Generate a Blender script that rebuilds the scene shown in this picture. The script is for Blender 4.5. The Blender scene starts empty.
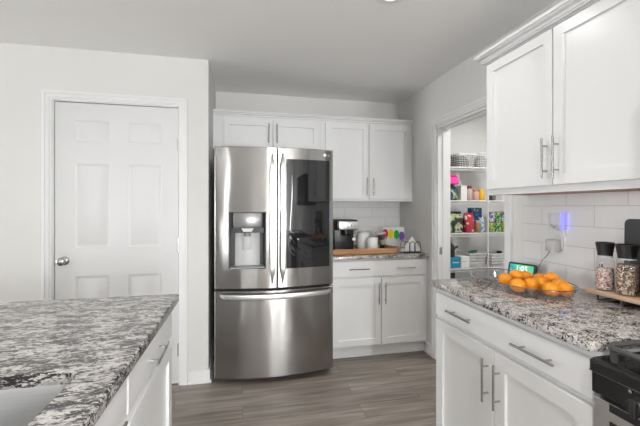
import bpy, bmesh, math, random
from mathutils import Vector, Matrix, Euler

random.seed(7)
R = math.radians
PI = math.pi
scene = bpy.context.scene
COL = scene.collection

# ------------------------------------------------------------------ camera
cam_d = bpy.data.cameras.new('camera')
cam = bpy.data.objects.new('camera', cam_d)
COL.objects.link(cam)
cam.location = (0, 0, 1.334)
cam.rotation_euler = (R(90), 0, -0.215)
cam_d.sensor_width = 36
cam_d.lens = 354 / 640 * 36
cam_d.shift_y = -6 / 640
cam_d.clip_start = 0.02
scene.camera = cam

# ------------------------------------------------------------------ sky, exposure, daylight
scene.view_settings.view_transform = 'Standard'
scene.view_settings.look = 'None'
scene.view_settings.gamma = 1
scene.view_settings.exposure = 0.13
world = bpy.data.worlds.new('sky')
scene.world = world
world.use_nodes = True
bg = world.node_tree.nodes['Background']
bg.inputs[0].default_value = (0.90, 0.95, 1.0, 1)
bg.inputs[1].default_value = 7.5


def area(name, loc, rot, sx, sy, power, col=(1, 1, 1), shape='RECTANGLE', spread=180):
    d = bpy.data.lights.new(name, 'AREA')
    d.shape = shape
    d.size = sx
    d.size_y = sy
    d.energy = power
    d.color = col
    d.spread = R(spread)
    o = bpy.data.objects.new(name, d)
    o.location = loc
    o.rotation_euler = rot
    COL.objects.link(o)
    return o


# daylight lamps, each filling its window opening; the narrow windows are added
area('daylight_side_window', (-7.90, 1.75, 1.25), (0, R(-97), 0), 1.9, 1.5, 105, (0.97, 0.985, 1.0))
SLITS = [(-3.56, -3.34), (0.46, 0.70), (1.16, 1.40)]     # unseen tall narrow rear windows, added for light and refrigerator streaks
for (u0, u1), p in zip(SLITS, (30, 70, 76)):
    area('added_rear_streak_light', ((u0 + u1) / 2, -4.00, 1.15), (R(112), 0, 0), u1 - u0 - 0.07, 1.85, p, (0.97, 0.985, 1.0))  # added lamps behind the camera, placed to streak the steel doors
area('added_kitchen_streak_light', (1.60, -2.00, 1.30), (0, R(100), 0), 1.4, 0.17, 18, (0.97, 0.985, 1.0))  # added lamp in an unseen slit, for one more streak on the steel


# ------------------------------------------------------------------ materials
def new_mat(name):
    m = bpy.data.materials.new(name)
    m.use_nodes = True
    nt = m.node_tree
    return m, nt, nt.nodes, nt.links, nt.nodes['Principled BSDF']


def setin(b, **k):
    for key, v in k.items():
        key = key.replace('_', ' ')
        if key in b.inputs:
            b.inputs[key].default_value = v


def plain(name, col, rough=0.5, metal=0.0, bump=0.0, bscale=200, spec=0.5, emit=0, var=0.03, coat=0.0):
    m, nt, N, L, b = new_mat(name)
    b.inputs['Roughness'].default_value = rough
    b.inputs['Metallic'].default_value = metal
    b.inputs['Specular IOR Level'].default_value = spec
    b.inputs['Coat Weight'].default_value = coat
    tc = N.new('ShaderNodeTexCoord')
    no = N.new('ShaderNodeTexNoise')
    no.inputs['Scale'].default_value = 9
    no.inputs['Detail'].default_value = 3
    L.new(tc.outputs['Object'], no.inputs['Vector'])
    mx = N.new('ShaderNodeMix')
    mx.data_type = 'RGBA'
    mx.inputs[6].default_value = tuple(max(0, c * (1 - var)) for c in col) + (1,)
    mx.inputs[7].default_value = tuple(min(1, c * (1 + var)) for c in col) + (1,)
    L.new(no.outputs['Fac'], mx.inputs[0])
    L.new(mx.outputs[2], b.inputs['Base Color'])
    if emit:
        b.inputs['Emission Color'].default_value = tuple(col) + (1,)
        b.inputs['Emission Strength'].default_value = emit
    if bump:
        n2 = N.new('ShaderNodeTexNoise')
        n2.inputs['Scale'].default_value = bscale
        n2.inputs['Detail'].default_value = 2
        L.new(tc.outputs['Object'], n2.inputs['Vector'])
        bp = N.new('ShaderNodeBump')
        bp.inputs['Strength'].default_value = bump
        bp.inputs['Distance'].default_value = 0.002
        L.new(n2.outputs['Fac'], bp.inputs['Height'])
        L.new(bp.outputs['Normal'], b.inputs['Normal'])
    return m


def ramp(N, L, src, stops):
    r = N.new('ShaderNodeValToRGB')
    els = r.color_ramp.elements
    while len(els) < len(stops):
        els.new(0.5)
    for e, (p, c) in zip(els, stops):
        e.position = p
        e.color = tuple(c) + (1,) if len(c) == 3 else c
    L.new(src, r.inputs[0])
    return r


def mix(N, L, fac, a, b, mode='MIX'):
    m = N.new('ShaderNodeMix')
    m.data_type = 'RGBA'
    m.blend_type = mode
    if isinstance(fac, (int, float)):
        m.inputs[0].default_value = fac
    else:
        L.new(fac, m.inputs[0])
    for sock, v in ((m.inputs[6], a), (m.inputs[7], b)):
        if isinstance(v, tuple):
            sock.default_value = v if len(v) == 4 else v + (1,)
        else:
            L.new(v, sock)
    return m.outputs[2]


def granite(name, streak=False, tint=(0.62, 0.58, 0.55)):
    m, nt, N, L, b = new_mat(name)
    g = N.new('ShaderNodeNewGeometry')
    mp = N.new('ShaderNodeMapping')
    if streak:
        mp.inputs['Rotation'].default_value = (0, 0, R(-42))
        mp.inputs['Scale'].default_value = (0.36, 1.0, 1.0)
    L.new(g.outputs['Position'], mp.inputs['Vector'])

    def noise(scale, detail, rough=0.6, dist=0.0):
        n = N.new('ShaderNodeTexNoise')
        n.inputs['Scale'].default_value = scale
        n.inputs['Detail'].default_value = detail
        n.inputs['Roughness'].default_value = rough
        n.inputs['Distortion'].default_value = dist
        L.new(mp.outputs[0], n.inputs['Vector'])
        return n.outputs['Fac']
    s = 2.0 if streak else 1.75
    base = ramp(N, L, noise(22 * s, 5), [(0.30, (0.36, 0.335, 0.32)), (0.50, tint), (0.75, (0.72, 0.70, 0.675))])
    grey = ramp(N, L, noise(48 * s, 6, 0.65, 0.6), [(0.55, (0, 0, 0)), (0.59, (1, 1, 1))])
    c = mix(N, L, grey.outputs[0], base.outputs[0], (0.25, 0.24, 0.235))
    if not streak:
        warm = ramp(N, L, noise(36, 3), [(0.58, (0, 0, 0)), (0.70, (0.55, 0.55, 0.55))])
        c = mix(N, L, warm.outputs[0], c, (0.42, 0.315, 0.27))
    v = N.new('ShaderNodeTexVoronoi')
    v.inputs['Scale'].default_value = 150 * s
    L.new(mp.outputs[0], v.inputs['Vector'])
    cell = N.new('ShaderNodeSeparateColor')
    L.new(v.outputs['Color'], cell.inputs[0])
    sp = ramp(N, L, cell.outputs[0], [(0.0, (0.80, 0.79, 0.78)), (1.0, (1.12, 1.12, 1.12))])
    c = mix(N, L, 1.0, c, sp.outputs[0], 'MULTIPLY')
    patch = noise(13 * s, 3)
    fine = noise(75 * s, 5, 0.7, 0.4)
    ad = N.new('ShaderNodeMath')
    ad.operation = 'MULTIPLY_ADD'
    L.new(patch, ad.inputs[0])
    ad.inputs[1].default_value = 0.55
    L.new(fine, ad.inputs[2])
    bl = ramp(N, L, ad.outputs[0], [(0.80, (0, 0, 0)), (0.835, (1, 1, 1))] if not streak else [(0.765, (0, 0, 0)), (0.81, (1, 1, 1))])
    c = mix(N, L, bl.outputs[0], c, (0.035, 0.033, 0.033))
    c = mix(N, L, 1.0, c, (0.93, 0.93, 0.93) if streak else (0.96, 0.96, 0.96), 'MULTIPLY')
    L.new(c, b.inputs['Base Color'])
    b.inputs['Roughness'].default_value = 0.12
    b.inputs['Specular IOR Level'].default_value = 0.65
    return m


def floor_mat():
    m, nt, N, L, b = new_mat('vinyl_plank')
    g = N.new('ShaderNodeNewGeometry')
    br = N.new('ShaderNodeTexBrick')
    br.offset = 0.37
    br.inputs['Scale'].default_value = 1
    br.inputs['Brick Width'].default_value = 1.22
    br.inputs['Row Height'].default_value = 0.152
    br.inputs['Mortar Size'].default_value = 0.0012
    br.inputs['Color1'].default_value = (0, 0, 0, 1)
    br.inputs['Color2'].default_value = (1, 1, 1, 1)
    br.inputs['Mortar'].default_value = (0.5, 0.5, 0.5, 1)
    L.new(g.outputs['Position'], br.inputs['Vector'])
    mp = N.new('ShaderNodeMapping')
    mp.inputs['Scale'].default_value = (1.6, 22, 1)
    L.new(g.outputs['Position'], mp.inputs['Vector'])
    ofs = N.new('ShaderNodeVectorMath')
    ofs.operation = 'MULTIPLY_ADD'
    L.new(br.outputs['Color'], ofs.inputs[0])
    ofs.inputs[1].default_value = (7, 13, 3)
    L.new(mp.outputs[0], ofs.inputs[2])
    n = N.new('ShaderNodeTexNoise')
    n.inputs['Scale'].default_value = 1.3
    n.inputs['Detail'].default_value = 6
    n.inputs['Distortion'].default_value = 0.5
    L.new(ofs.outputs[0], n.inputs['Vector'])
    r = ramp(N, L, n.outputs['Fac'], [(0.28, (0.135, 0.112, 0.094)), (0.5, (0.240, 0.205, 0.176)), (0.72, (0.34, 0.30, 0.262))])
    tone = ramp(N, L, br.outputs['Color'], [(0, (0.86, 0.86, 0.86)), (1, (1.12, 1.12, 1.11))])
    c = mix(N, L, 1.0, r.outputs[0], tone.outputs[0], 'MULTIPLY')
    c = mix(N, L, br.outputs['Fac'], c, (0.07, 0.06, 0.05))
    L.new(c, b.inputs['Base Color'])
    b.inputs['Roughness'].default_value = 0.42
    return m


def tile_mat(name, axis, u0, v0):
    m, nt, N, L, b = new_mat(name)
    g = N.new('ShaderNodeNewGeometry')
    sx = N.new('ShaderNodeSeparateXYZ')
    L.new(g.outputs['Position'], sx.inputs[0])
    cb = N.new('ShaderNodeCombineXYZ')
    su = N.new('ShaderNodeMath'); su.operation = 'SUBTRACT'; su.inputs[1].default_value = u0
    sv = N.new('ShaderNodeMath'); sv.operation = 'SUBTRACT'; sv.inputs[1].default_value = v0
    L.new(sx.outputs[axis], su.inputs[0]); L.new(sx.outputs[2], sv.inputs[0])
    L.new(su.outputs[0], cb.inputs[0]); L.new(sv.outputs[0], cb.inputs[1])
    br = N.new('ShaderNodeTexBrick')
    br.inputs['Scale'].default_value = 1
    br.inputs['Brick Width'].default_value = 0.305
    br.inputs['Row Height'].default_value = 0.1035
    br.inputs['Mortar Size'].default_value = 0.0016
    br.inputs['Mortar Smooth'].default_value = 0.2
    br.inputs['Color1'].default_value = (0.82, 0.82, 0.82, 1)
    br.inputs['Color2'].default_value = (0.88, 0.88, 0.88, 1)
    br.inputs['Mortar'].default_value = (0.58, 0.58, 0.57, 1)
    L.new(cb.outputs[0], br.inputs['Vector'])
    L.new(br.outputs['Color'], b.inputs['Base Color'])
    n = N.new('ShaderNodeTexNoise')
    n.inputs['Scale'].default_value = 16
    n.inputs['Detail'].default_value = 2
    L.new(g.outputs['Position'], n.inputs['Vector'])
    mu = N.new('ShaderNodeMath'); mu.operation = 'MULTIPLY_ADD'
    L.new(br.outputs['Fac'], mu.inputs[0]); mu.inputs[1].default_value = -0.6
    L.new(n.outputs['Fac'], mu.inputs[2])
    bp = N.new('ShaderNodeBump')
    bp.inputs['Strength'].default_value = 0.35
    bp.inputs['Distance'].default_value = 0.004
    L.new(mu.outputs[0], bp.inputs['Height'])
    L.new(bp.outputs['Normal'], b.inputs['Normal'])
    b.inputs['Roughness'].default_value = 0.09
    return m


def steel_mat(name, col=(0.60, 0.59, 0.58), rough=0.24, aniso=0.75, rot=0.0, wave=0.0):
    m, nt, N, L, b = new_mat(name)
    tc = N.new('ShaderNodeTexCoord')
    mp = N.new('ShaderNodeMapping')
    mp.inputs['Scale'].default_value = (2.0, 2.0, 400)
    L.new(tc.outputs['Object'], mp.inputs['Vector'])
    n = N.new('ShaderNodeTexNoise')
    n.inputs['Scale'].default_value = 3
    n.inputs['Detail'].default_value = 2
    L.new(mp.outputs[0], n.inputs['Vector'])
    r = ramp(N, L, n.outputs['Fac'], [(0.3, tuple(c * 0.95 for c in col)), (0.7, tuple(min(1, c * 1.05) for c in col))])
    L.new(r.outputs[0], b.inputs['Base Color'])
    b.inputs['Metallic'].default_value = 1
    b.inputs['Roughness'].default_value = rough
    if wave:
        m2 = N.new('ShaderNodeMapping')
        m2.inputs['Scale'].default_value = (7, 7, 2.2)
        L.new(tc.outputs['Object'], m2.inputs['Vector'])
        n2 = N.new('ShaderNodeTexNoise')
        n2.inputs['Scale'].default_value = 1.0
        n2.inputs['Detail'].default_value = 1.0
        L.new(m2.outputs[0], n2.inputs['Vector'])
        bp = N.new('ShaderNodeBump')
        bp.inputs['Strength'].default_value = wave
        bp.inputs['Distance'].default_value = 0.03
        L.new(n2.outputs['Fac'], bp.inputs['Height'])
        L.new(bp.outputs['Normal'], b.inputs['Normal'])
    b.inputs['Anisotropic'].default_value = aniso
    b.inputs['Anisotropic Rotation'].default_value = rot
    tg = N.new('ShaderNodeTangent')
    tg.direction_type = 'RADIAL'
    tg.axis = 'Z'
    L.new(tg.outputs[0], b.inputs['Tangent'])
    return m


def clear_mat(name, tint=(0.97, 0.98, 0.98), refl=0.5, base=0.03):
    """thin clear plastic or glass: see-through with a mirror sheen by the angle"""
    m, nt, N, L, b = new_mat(name)
    N.remove(b)
    out = N['Material Output']
    t = N.new('ShaderNodeBsdfTransparent')
    t.inputs[0].default_value = tint + (1,)
    gl = N.new('ShaderNodeBsdfGlossy')
    gl.inputs['Roughness'].default_value = 0.04
    lw = N.new('ShaderNodeLayerWeight')
    lw.inputs[0].default_value = 0.5
    po = N.new('ShaderNodeMath'); po.operation = 'POWER'; po.inputs[1].default_value = 3.5
    L.new(lw.outputs['Facing'], po.inputs[0])
    mu = N.new('ShaderNodeMath'); mu.operation = 'MULTIPLY_ADD'; mu.inputs[1].default_value = refl; mu.inputs[2].default_value = base
    L.new(po.outputs[0], mu.inputs[0])
    ms = N.new('ShaderNodeMixShader')
    L.new(mu.outputs[0], ms.inputs[0]); L.new(t.outputs[0], ms.inputs[1]); L.new(gl.outputs[0], ms.inputs[2])
    L.new(ms.outputs[0], out.inputs['Surface'])
    return m


def speck_mat(name, cols, scale=220, rough=0.5):
    """a heap of crumbs: cells in several colours"""
    m, nt, N, L, b = new_mat(name)
    tc = N.new('ShaderNodeTexCoord')
    v = N.new('ShaderNodeTexVoronoi')
    v.inputs['Scale'].default_value = scale
    L.new(tc.outputs['Object'], v.inputs['Vector'])
    s = N.new('ShaderNodeSeparateColor')
    L.new(v.outputs['Color'], s.inputs[0])
    r = ramp(N, L, s.outputs[0], [(i / len(cols), c) for i, c in enumerate(cols)])
    r.color_ramp.interpolation = 'CONSTANT'
    L.new(r.outputs[0], b.inputs['Base Color'])
    b.inputs['Roughness'].default_value = rough
    return m


def wood_mat(name, dark, light, axis=1, scale=1.0):
    m, nt, N, L, b = new_mat(name)
    tc = N.new('ShaderNodeTexCoord')
    mp = N.new('ShaderNodeMapping')
    sc = [40 * scale, 40 * scale, 40 * scale]
    sc[axis] = 3 * scale
    mp.inputs['Scale'].default_value = sc
    L.new(tc.outputs['Object'], mp.inputs['Vector'])
    n = N.new('ShaderNodeTexNoise')
    n.inputs['Scale'].default_value = 1.2
    n.inputs['Detail'].default_value = 5
    n.inputs['Distortion'].default_value = 0.6
    L.new(mp.outputs[0], n.inputs['Vector'])
    r = ramp(N, L, n.outputs['Fac'], [(0.3, dark), (0.7, light)])
    L.new(r.outputs[0], b.inputs['Base Color'])
    b.inputs['Roughness'].default_value = 0.45
    return m


def print_mat(name, cols, scale=28, rough=0.4):
    """printed packaging: soft patches of a few colours"""
    m, nt, N, L, b = new_mat(name)
    tc = N.new('ShaderNodeTexCoord')
    n = N.new('ShaderNodeTexNoise')
    n.inputs['Scale'].default_value = scale
    n.inputs['Detail'].default_value = 1
    L.new(tc.outputs['Object'], n.inputs['Vector'])
    k = len(cols)
    r = ramp(N, L, n.outputs['Fac'], [(0.30 + 0.40 * i / k, c) for i, c in enumerate(cols)])
    r.color_ramp.interpolation = 'CONSTANT'
    L.new(r.outputs[0], b.inputs['Base Color'])
    b.inputs['Roughness'].default_value = rough
    return m


M = {}
M['wall'] = plain('wall_paint', (0.735, 0.728, 0.708), 0.85, bump=0.06, var=0.008)
M['pantry'] = plain('pantry_paint', (0.76, 0.76, 0.75), 0.85, bump=0.06, var=0.008)
M['ceiling'] = plain('ceiling_paint', (0.91, 0.905, 0.89), 0.9, bump=0.05, var=0.008)
M['trim'] = plain('white_trim_paint', (0.81, 0.81, 0.81), 0.35, var=0.006)
M['door'] = plain('white_door_paint', (0.73, 0.73, 0.73), 0.30, var=0.006)
M['cab'] = plain('white_cabinet_lacquer', (0.82, 0.82, 0.82), 0.28, var=0.005)
M['floor'] = floor_mat()
M['granite'] = granite('speckled_granite')
M['granite_island'] = granite('streaked_granite', True, (0.56, 0.54, 0.515))
M['tile_r'] = tile_mat('white_tile_side', 1, 1.532, 1.2365)
M['tile_b'] = tile_mat('white_tile_back', 0, 1.19, 1.2265)
M['steel'] = steel_mat('brushed_steel', (0.41, 0.40, 0.39), 0.17, 0.93, 0.25, 0.10)
M['steel_bar'] = steel_mat('brushed_steel_bar', (0.72, 0.71, 0.70), 0.3, 0.3)
M['steel_sink'] = steel_mat('sink_steel', (0.45, 0.45, 0.45), 0.34, 0.3)
M['nickel'] = plain('satin_nickel', (0.48, 0.475, 0.47), 0.20, 1.0, var=0.02)
M['darksteel'] = plain('dark_grey_steel', (0.10, 0.10, 0.10), 0.4, 0.6)
M['black'] = plain('black_plastic', (0.018, 0.018, 0.019), 0.35)
M['blackglass'] = plain('black_glass', (0.012, 0.012, 0.013), 0.03, spec=0.75)
M['enamel'] = plain('black_enamel', (0.016, 0.016, 0.017), 0.16)
M['iron'] = plain('cast_iron', (0.075, 0.072, 0.07), 0.55, bump=0.3, bscale=400)
M['rubber'] = plain('black_rubber', (0.012, 0.012, 0.012), 0.7)
M['greyplastic'] = plain('grey_plastic', (0.30, 0.30, 0.30), 0.3)
M['recess'] = plain('dispenser_dark_grey', (0.035, 0.035, 0.035), 0.45)
M['lightgrey'] = plain('light_grey_plastic', (0.58, 0.58, 0.585), 0.3)
M['panelgrey'] = plain('dispenser_panel_grey', (0.22, 0.22, 0.22), 0.25, 0.5)
M['whiteplastic'] = plain('white_plastic', (0.80, 0.80, 0.80), 0.35)
M['ceramic'] = plain('white_ceramic', (0.82, 0.82, 0.83), 0.18)
M['paper'] = plain('white_paper', (0.84, 0.84, 0.83), 0.8)
M['gap'] = plain('dark_gap', (0.03, 0.03, 0.03), 0.9)
M['rawwood'] = wood_mat('raw_plywood', (0.30, 0.16, 0.08), (0.42, 0.25, 0.13))
M['traywood'] = wood_mat('acacia_tray', (0.36, 0.165, 0.07), (0.58, 0.33, 0.17), 0, 0.7)
M['standwood'] = wood_mat('oak_stand', (0.50, 0.34, 0.22), (0.68, 0.50, 0.35), 1)
M['orange'] = plain('orange_peel', (0.96, 0.33, 0.012), 0.38, bump=0.35, bscale=260, var=0.10)
M['stemgreen'] = plain('stem_green', (0.22, 0.22, 0.05), 0.7)
M['clear'] = clear_mat('clear_acrylic', (0.95, 0.935, 0.94), 0.6, 0.09)
M['rim'] = clear_mat('acrylic_edge', (0.62, 0.62, 0.64), 0.5, 0.35)
M['glass'] = clear_mat('clear_glass', (0.97, 0.97, 0.97), 0.45)
M['slate'] = plain('slate_board', (0.050, 0.052, 0.058), 0.5)
M['wire'] = plain('black_wire', (0.015, 0.015, 0.015), 0.45)
M['whitewire'] = plain('white_coated_wire', (0.80, 0.80, 0.80), 0.4)
M['salt'] = speck_mat('pink_salt_mix', [(0.72, 0.60, 0.56), (0.50, 0.30, 0.27), (0.80, 0.74, 0.70), (0.24, 0.11, 0.09), (0.62, 0.45, 0.40)], 210)
M['pepper'] = speck_mat('peppercorn_mix', [(0.55, 0.48, 0.40), (0.08, 0.05, 0.04), (0.38, 0.17, 0.10), (0.70, 0.64, 0.56), (0.16, 0.10, 0.06), (0.30, 0.24, 0.15)], 190)
M['amber'] = plain('amber_spice', (0.42, 0.13, 0.03), 0.4, var=0.25)
M['lamp'] = plain('lamp_diffuser', (1.0, 0.97, 0.92), 0.5, emit=6)


# ------------------------------------------------------------------ mesh builder
class MB:
    def __init__(self, mat=None):
        self.bm = bmesh.new()
        self.T = mat or Matrix.Identity(4)

    def v(self, co):
        return self.bm.verts.new(self.T @ Vector(co))

    def face(self, vs):
        try:
            return self.bm.faces.new(vs)
        except ValueError:
            return None

    def box(self, x0, x1, y0, y1, z0, z1, b=0.0, seg=1):
        r = bmesh.ops.create_cube(self.bm, size=1)
        vs = r['verts']
        for q in vs:
            q.co = self.T @ Vector(((x0 + x1) / 2 + q.co.x * (x1 - x0), (y0 + y1) / 2 + q.co.y * (y1 - y0), (z0 + z1) / 2 + q.co.z * (z1 - z0)))
        if b:
            es = list({e for q in vs for e in q.link_edges})
            bmesh.ops.bevel(self.bm, geom=es, offset=b, segments=seg, affect='EDGES', profile=0.5)
        return self

    def loops(self, loops, cap0=False, cap1=False, closed=True):
        rings = [[self.v(c) for c in lp] for lp in loops]
        for a, b in zip(rings, rings[1:]):
            n = len(a)
            for i in range(n if closed else n - 1):
                j = (i + 1) % n
                self.face([a[i], a[j], b[j], b[i]])
        if cap0:
            self.face(rings[0][::-1])
        if cap1:
            self.face(rings[-1])
        return self

    def tube(self, pts, r, seg=10, closed=False, flat=None):
        pts = [Vector(p) for p in pts]
        n = len(pts)
        rings = []
        prev = None
        for i, p in enumerate(pts):
            if closed:
                t = (pts[(i + 1) % n] - pts[i - 1]).normalized()
            else:
                t = (pts[min(i + 1, n - 1)] - pts[max(i - 1, 0)]).normalized()
            if prev is None:
                up = Vector((0, 0, 1)) if abs(t.z) < 0.9 else Vector((1, 0, 0))
                nrm = (up - t * up.dot(t)).normalized()
            else:
                nrm = (prev - t * prev.dot(t)).normalized()
            prev = nrm
            bi = t.cross(nrm)
            rr = r[i] if isinstance(r, (list, tuple)) else r
            rings.append([p + nrm * (rr * math.cos(2 * PI * k / seg)) + bi * (rr * math.sin(2 * PI * k / seg)) for k in range(seg)])
        if closed:
            rings.append(rings[0])
            self.loops(rings)
        else:
            self.loops(rings, True, True)
        return self

    def cyl(self, p0, p1, r, seg=20):
        return self.tube([p0, p1], r, seg)

    def lathe(self, prof, c=(0, 0, 0), seg=28, cap0=True, cap1=True, sx=1.0, sy=1.0):
        lp = [[(c[0] + sx * r * math.cos(2 * PI * k / seg), c[1] + sy * r * math.sin(2 * PI * k / seg), c[2] + z) for k in range(seg)] for r, z in prof]
        return self.loops(lp, cap0, cap1)

    def ball(self, c, r, sz=1.0, seg=24, rings=14):
        prof = [(r * math.sin(PI * (i + 0.02) / (rings + 0.04)), -r * sz * math.cos(PI * (i + 0.02) / (rings + 0.04))) for i in range(rings + 1)]
        return self.lathe(prof, c, seg)

    def prism(self, poly, z0, z1, b=0.0):
        """poly in XY, extruded in Z (builder axes)"""
        return self.loops([[(x, y, z0) for x, y in poly], [(x, y, z1) for x, y in poly]], True, True)

    def build(self, name, mat, parent=None, smooth=35):
        bm = self.bm
        bmesh.ops.remove_doubles(bm, verts=bm.verts, dist=1e-6)
        bmesh.ops.recalc_face_normals(bm, faces=bm.faces)
        me = bpy.data.meshes.new(name)
        lo = Vector([min(q.co[i] for q in bm.verts) for i in range(3)])
        hi = Vector([max(q.co[i] for q in bm.verts) for i in range(3)])
        c = (lo + hi) / 2
        c.z = lo.z
        bmesh.ops.translate(bm, verts=bm.verts, vec=-c)
        bm.to_mesh(me)
        bm.free()
        if smooth:
            me.shade_smooth()
            me.set_sharp_from_angle(angle=R(smooth))
        me.materials.append(mat)
        o = bpy.data.objects.new(name, me)
        COL.objects.link(o)
        if parent:
            o.parent = parent
            o.location = c - wloc(parent)
        else:
            o.location = c
        return o


def wloc(o):
    p = Vector((0, 0, 0))
    while o:
        p = p + o.location
        o = o.parent
    return p


def tag(o, label=None, cat=None, group=None, kind=None):
    if label: o['label'] = label
    if cat: o['category'] = cat
    if group: o['group'] = group
    if kind: o['kind'] = kind
    return o


def thing(name, loc, label, cat, group=None):
    o = bpy.data.objects.new(name, None)
    o.empty_display_size = 0.05
    COL.objects.link(o)
    o.location = loc
    return tag(o, label, cat, group)


def struct(mb, name, mat, smooth=35):
    o = mb.build(name, mat, None, smooth)
    o['kind'] = 'structure'
    return o


def copy_tree(o, parent=None):
    c = o.copy()
    COL.objects.link(c)
    c.parent = parent
    for ch in list(o.children):
        copy_tree(ch, c)
    return c


def rounded(x0, x1, y0, y1, r, n=5):
    pts = []
    for cx, cy, a0 in ((x1 - r, y1 - r, 0), (x0 + r, y1 - r, 90), (x0 + r, y0 + r, 180), (x1 - r, y0 + r, 270)):
        for k in range(n + 1):
            a = R(a0 + 90 * k / n)
            pts.append((cx + r * math.cos(a), cy + r * math.sin(a)))
    return pts


# frames for cabinet fronts: (u, v, w) = (along the run, up, outwards)
def frame_back(y):      # faces the camera: u = X, w = -Y from the plane y
    return Matrix(((1, 0, 0, 0), (0, 0, -1, y), (0, 1, 0, 0), (0, 0, 0, 1)))


def frame_right(x):     # faces -X: u = Y, w = -X
    return Matrix(((0, 0, -1, x), (1, 0, 0, 0), (0, 1, 0, 0), (0, 0, 0, 1)))


def frame_island(x):    # faces +X: u = Y, w = +X
    return Matrix(((0, 0, 1, x), (1, 0, 0, 0), (0, 1, 0, 0), (0, 0, 0, 1)))


def rect(u0, u1, v0, v1, w):
    return [(u0, v0, w), (u1, v0, w), (u1, v1, w), (u0, v1, w)]


def shaker(T, u0, u1, v0, v1, th=0.020, rail=0.055, dep=0.012):
    m = MB(T)
    e = 0.0018
    r = rail
    m.loops([rect(u0, u1, v0, v1, 0), rect(u0, u1, v0, v1, th - e), rect(u0 + e, u1 - e, v0 + e, v1 - e, th),
             rect(u0 + r, u1 - r, v0 + r, v1 - r, th), rect(u0 + r + 0.001, u1 - r - 0.001, v0 + r + 0.001, v1 - r - 0.001, th - dep)], True, True)
    return m


def slab(T, u0, u1, v0, v1, th=0.020):
    m = MB(T)
    e = 0.003
    m.loops([rect(u0, u1, v0, v1, 0), rect(u0, u1, v0, v1, th - e), rect(u0 + e, u1 - e, v0 + e, v1 - e, th)], True, True)
    return m


def pull(T, uc, vc, length, vertical, base_w, parent, stand=0.030, r=0.0050):
    m = MB(T)
    h = length / 2
    q = h * 0.62
    w1 = base_w + stand
    if vertical:
        m.cyl((uc, vc - h, w1), (uc, vc + h, w1), r, 14)
        for s in (-q, q): m.cyl((uc, vc + s, base_w - 0.001), (uc, vc + s, w1), r * 0.8, 10)
    else:
        m.cyl((uc - h, vc, w1), (uc + h, vc, w1), r, 14)
        for s in (-q, q): m.cyl((uc + s, vc, base_w - 0.001), (uc + s, vc, w1), r * 0.8, 10)
    return m.build('handle', M['nickel'], parent)


# ------------------------------------------------------------------ the room
YW, XA, HC, YB, XR = 2.8186, -0.2554, 2.454, 3.5667, 1.6587
XL, YR = -8.00, -4.10
DX0, DX1, DZ = -1.290, -0.474, 2.076
WT = 0.12
PX1, PY0 = 3.10, 1.60       # pantry extents
OY0, OY1, OZ = 1.975, 2.802, 2.035   # pantry opening

struct(MB().box(XL - WT, PX1 + WT, YR - WT, YB + WT, -0.10, 0), 'floor', M['floor'])
struct(MB().box(XL - WT, PX1 + WT, YR - WT, YB + WT, HC, HC + 0.10), 'ceiling', M['ceiling'])
struct(MB().box(XA - WT, PX1 + WT, YB, YB + WT, 0, HC), 'wall_back', M['wall'])
m = MB()
m.box(XL, DX0 - 0.012, YW, YW + WT, 0, HC)
m.box(DX1 + 0.012, XA, YW, YW + WT, 0, HC)
m.box(DX0 - 0.012, DX1 + 0.012, YW, YW + WT, DZ + 0.012, HC)
m.box(DX0 - 0.012, DX1 + 0.012, YW + 0.09, YW + WT, 0, DZ + 0.012)
m.box(XA - WT, XA, YW + WT, YB, 0, HC)
struct(m, 'wall_left', M['wall'])
m = MB()
m.box(XR, XR + WT, OY1, YB, 0, HC)
m.box(XR, XR + WT, OY0, OY1, OZ, HC)
m.box(XR, XR + WT, -1.88, OY0, 0, HC)
m.box(XR, XR + WT, YR, -2.12, 0, HC)
m.box(XR, XR + WT, -2.12, -1.88, 0, 0.55)
m.box(XR, XR + WT, -2.12, -1.88, 2.05, HC)
struct(m, 'wall_right', M['wall'])
m = MB()
m.box(PX1, PX1 + WT, PY0 - WT, YB, 0, HC)
m.box(XR + WT, PX1, PY0 - WT, PY0, 0, HC)
m.box(XR + WT, PX1, YB - 0.012, YB, 0, HC)
struct(m, 'wall_pantry', M['pantry'])
# far side wall with its window; rear wall with the added narrow openings
m = MB()
m.box(XL - WT, XL, YR, 0.9, 0, HC); m.box(XL - WT, XL, 2.6, YB, 0, HC)
m.box(XL - WT, XL, 0.9, 2.6, 0, 0.2); m.box(XL - WT, XL, 0.9, 2.6, 2.3, HC)
struct(m, 'wall_side', M['wall'])
m = MB()
edge = [XL] + [q for w_ in SLITS for q in w_] + [PX1]
for k in range(0, len(edge), 2):
    m.box(edge[k], edge[k + 1], YR - WT, YR, 0, HC)
for u0, u1 in SLITS:
    m.box(u0, u1, YR - WT, YR, 0, 0.15); m.box(u0, u1, YR - WT, YR, 2.15, HC)
struct(m, 'wall_rear', M['wall'])


def window(name, T, u0, u1, v0, v1, nmull, t=0.05):
    m = MB(T)
    m.box(u0, u0 + t, v0, v1, -0.08, 0.01); m.box(u1 - t, u1, v0, v1, -0.08, 0.01)
    m.box(u0 + t, u1 - t, v0, v0 + t, -0.08, 0.01); m.box(u0 + t, u1 - t, v1 - t, v1, -0.08, 0.01)
    for k in range(1, nmull):
        c = u0 + (u1 - u0) * k / nmull
        m.box(c - 0.025, c + 0.025, v0 + t, v1 - t, -0.075, 0.0)
    o = struct(m, name, M['trim'])
    MB(T).box(u0 + t, u1 - t, v0 + t, v1 - t, -0.06, -0.055).build('pane', M['glass'], o)


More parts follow.
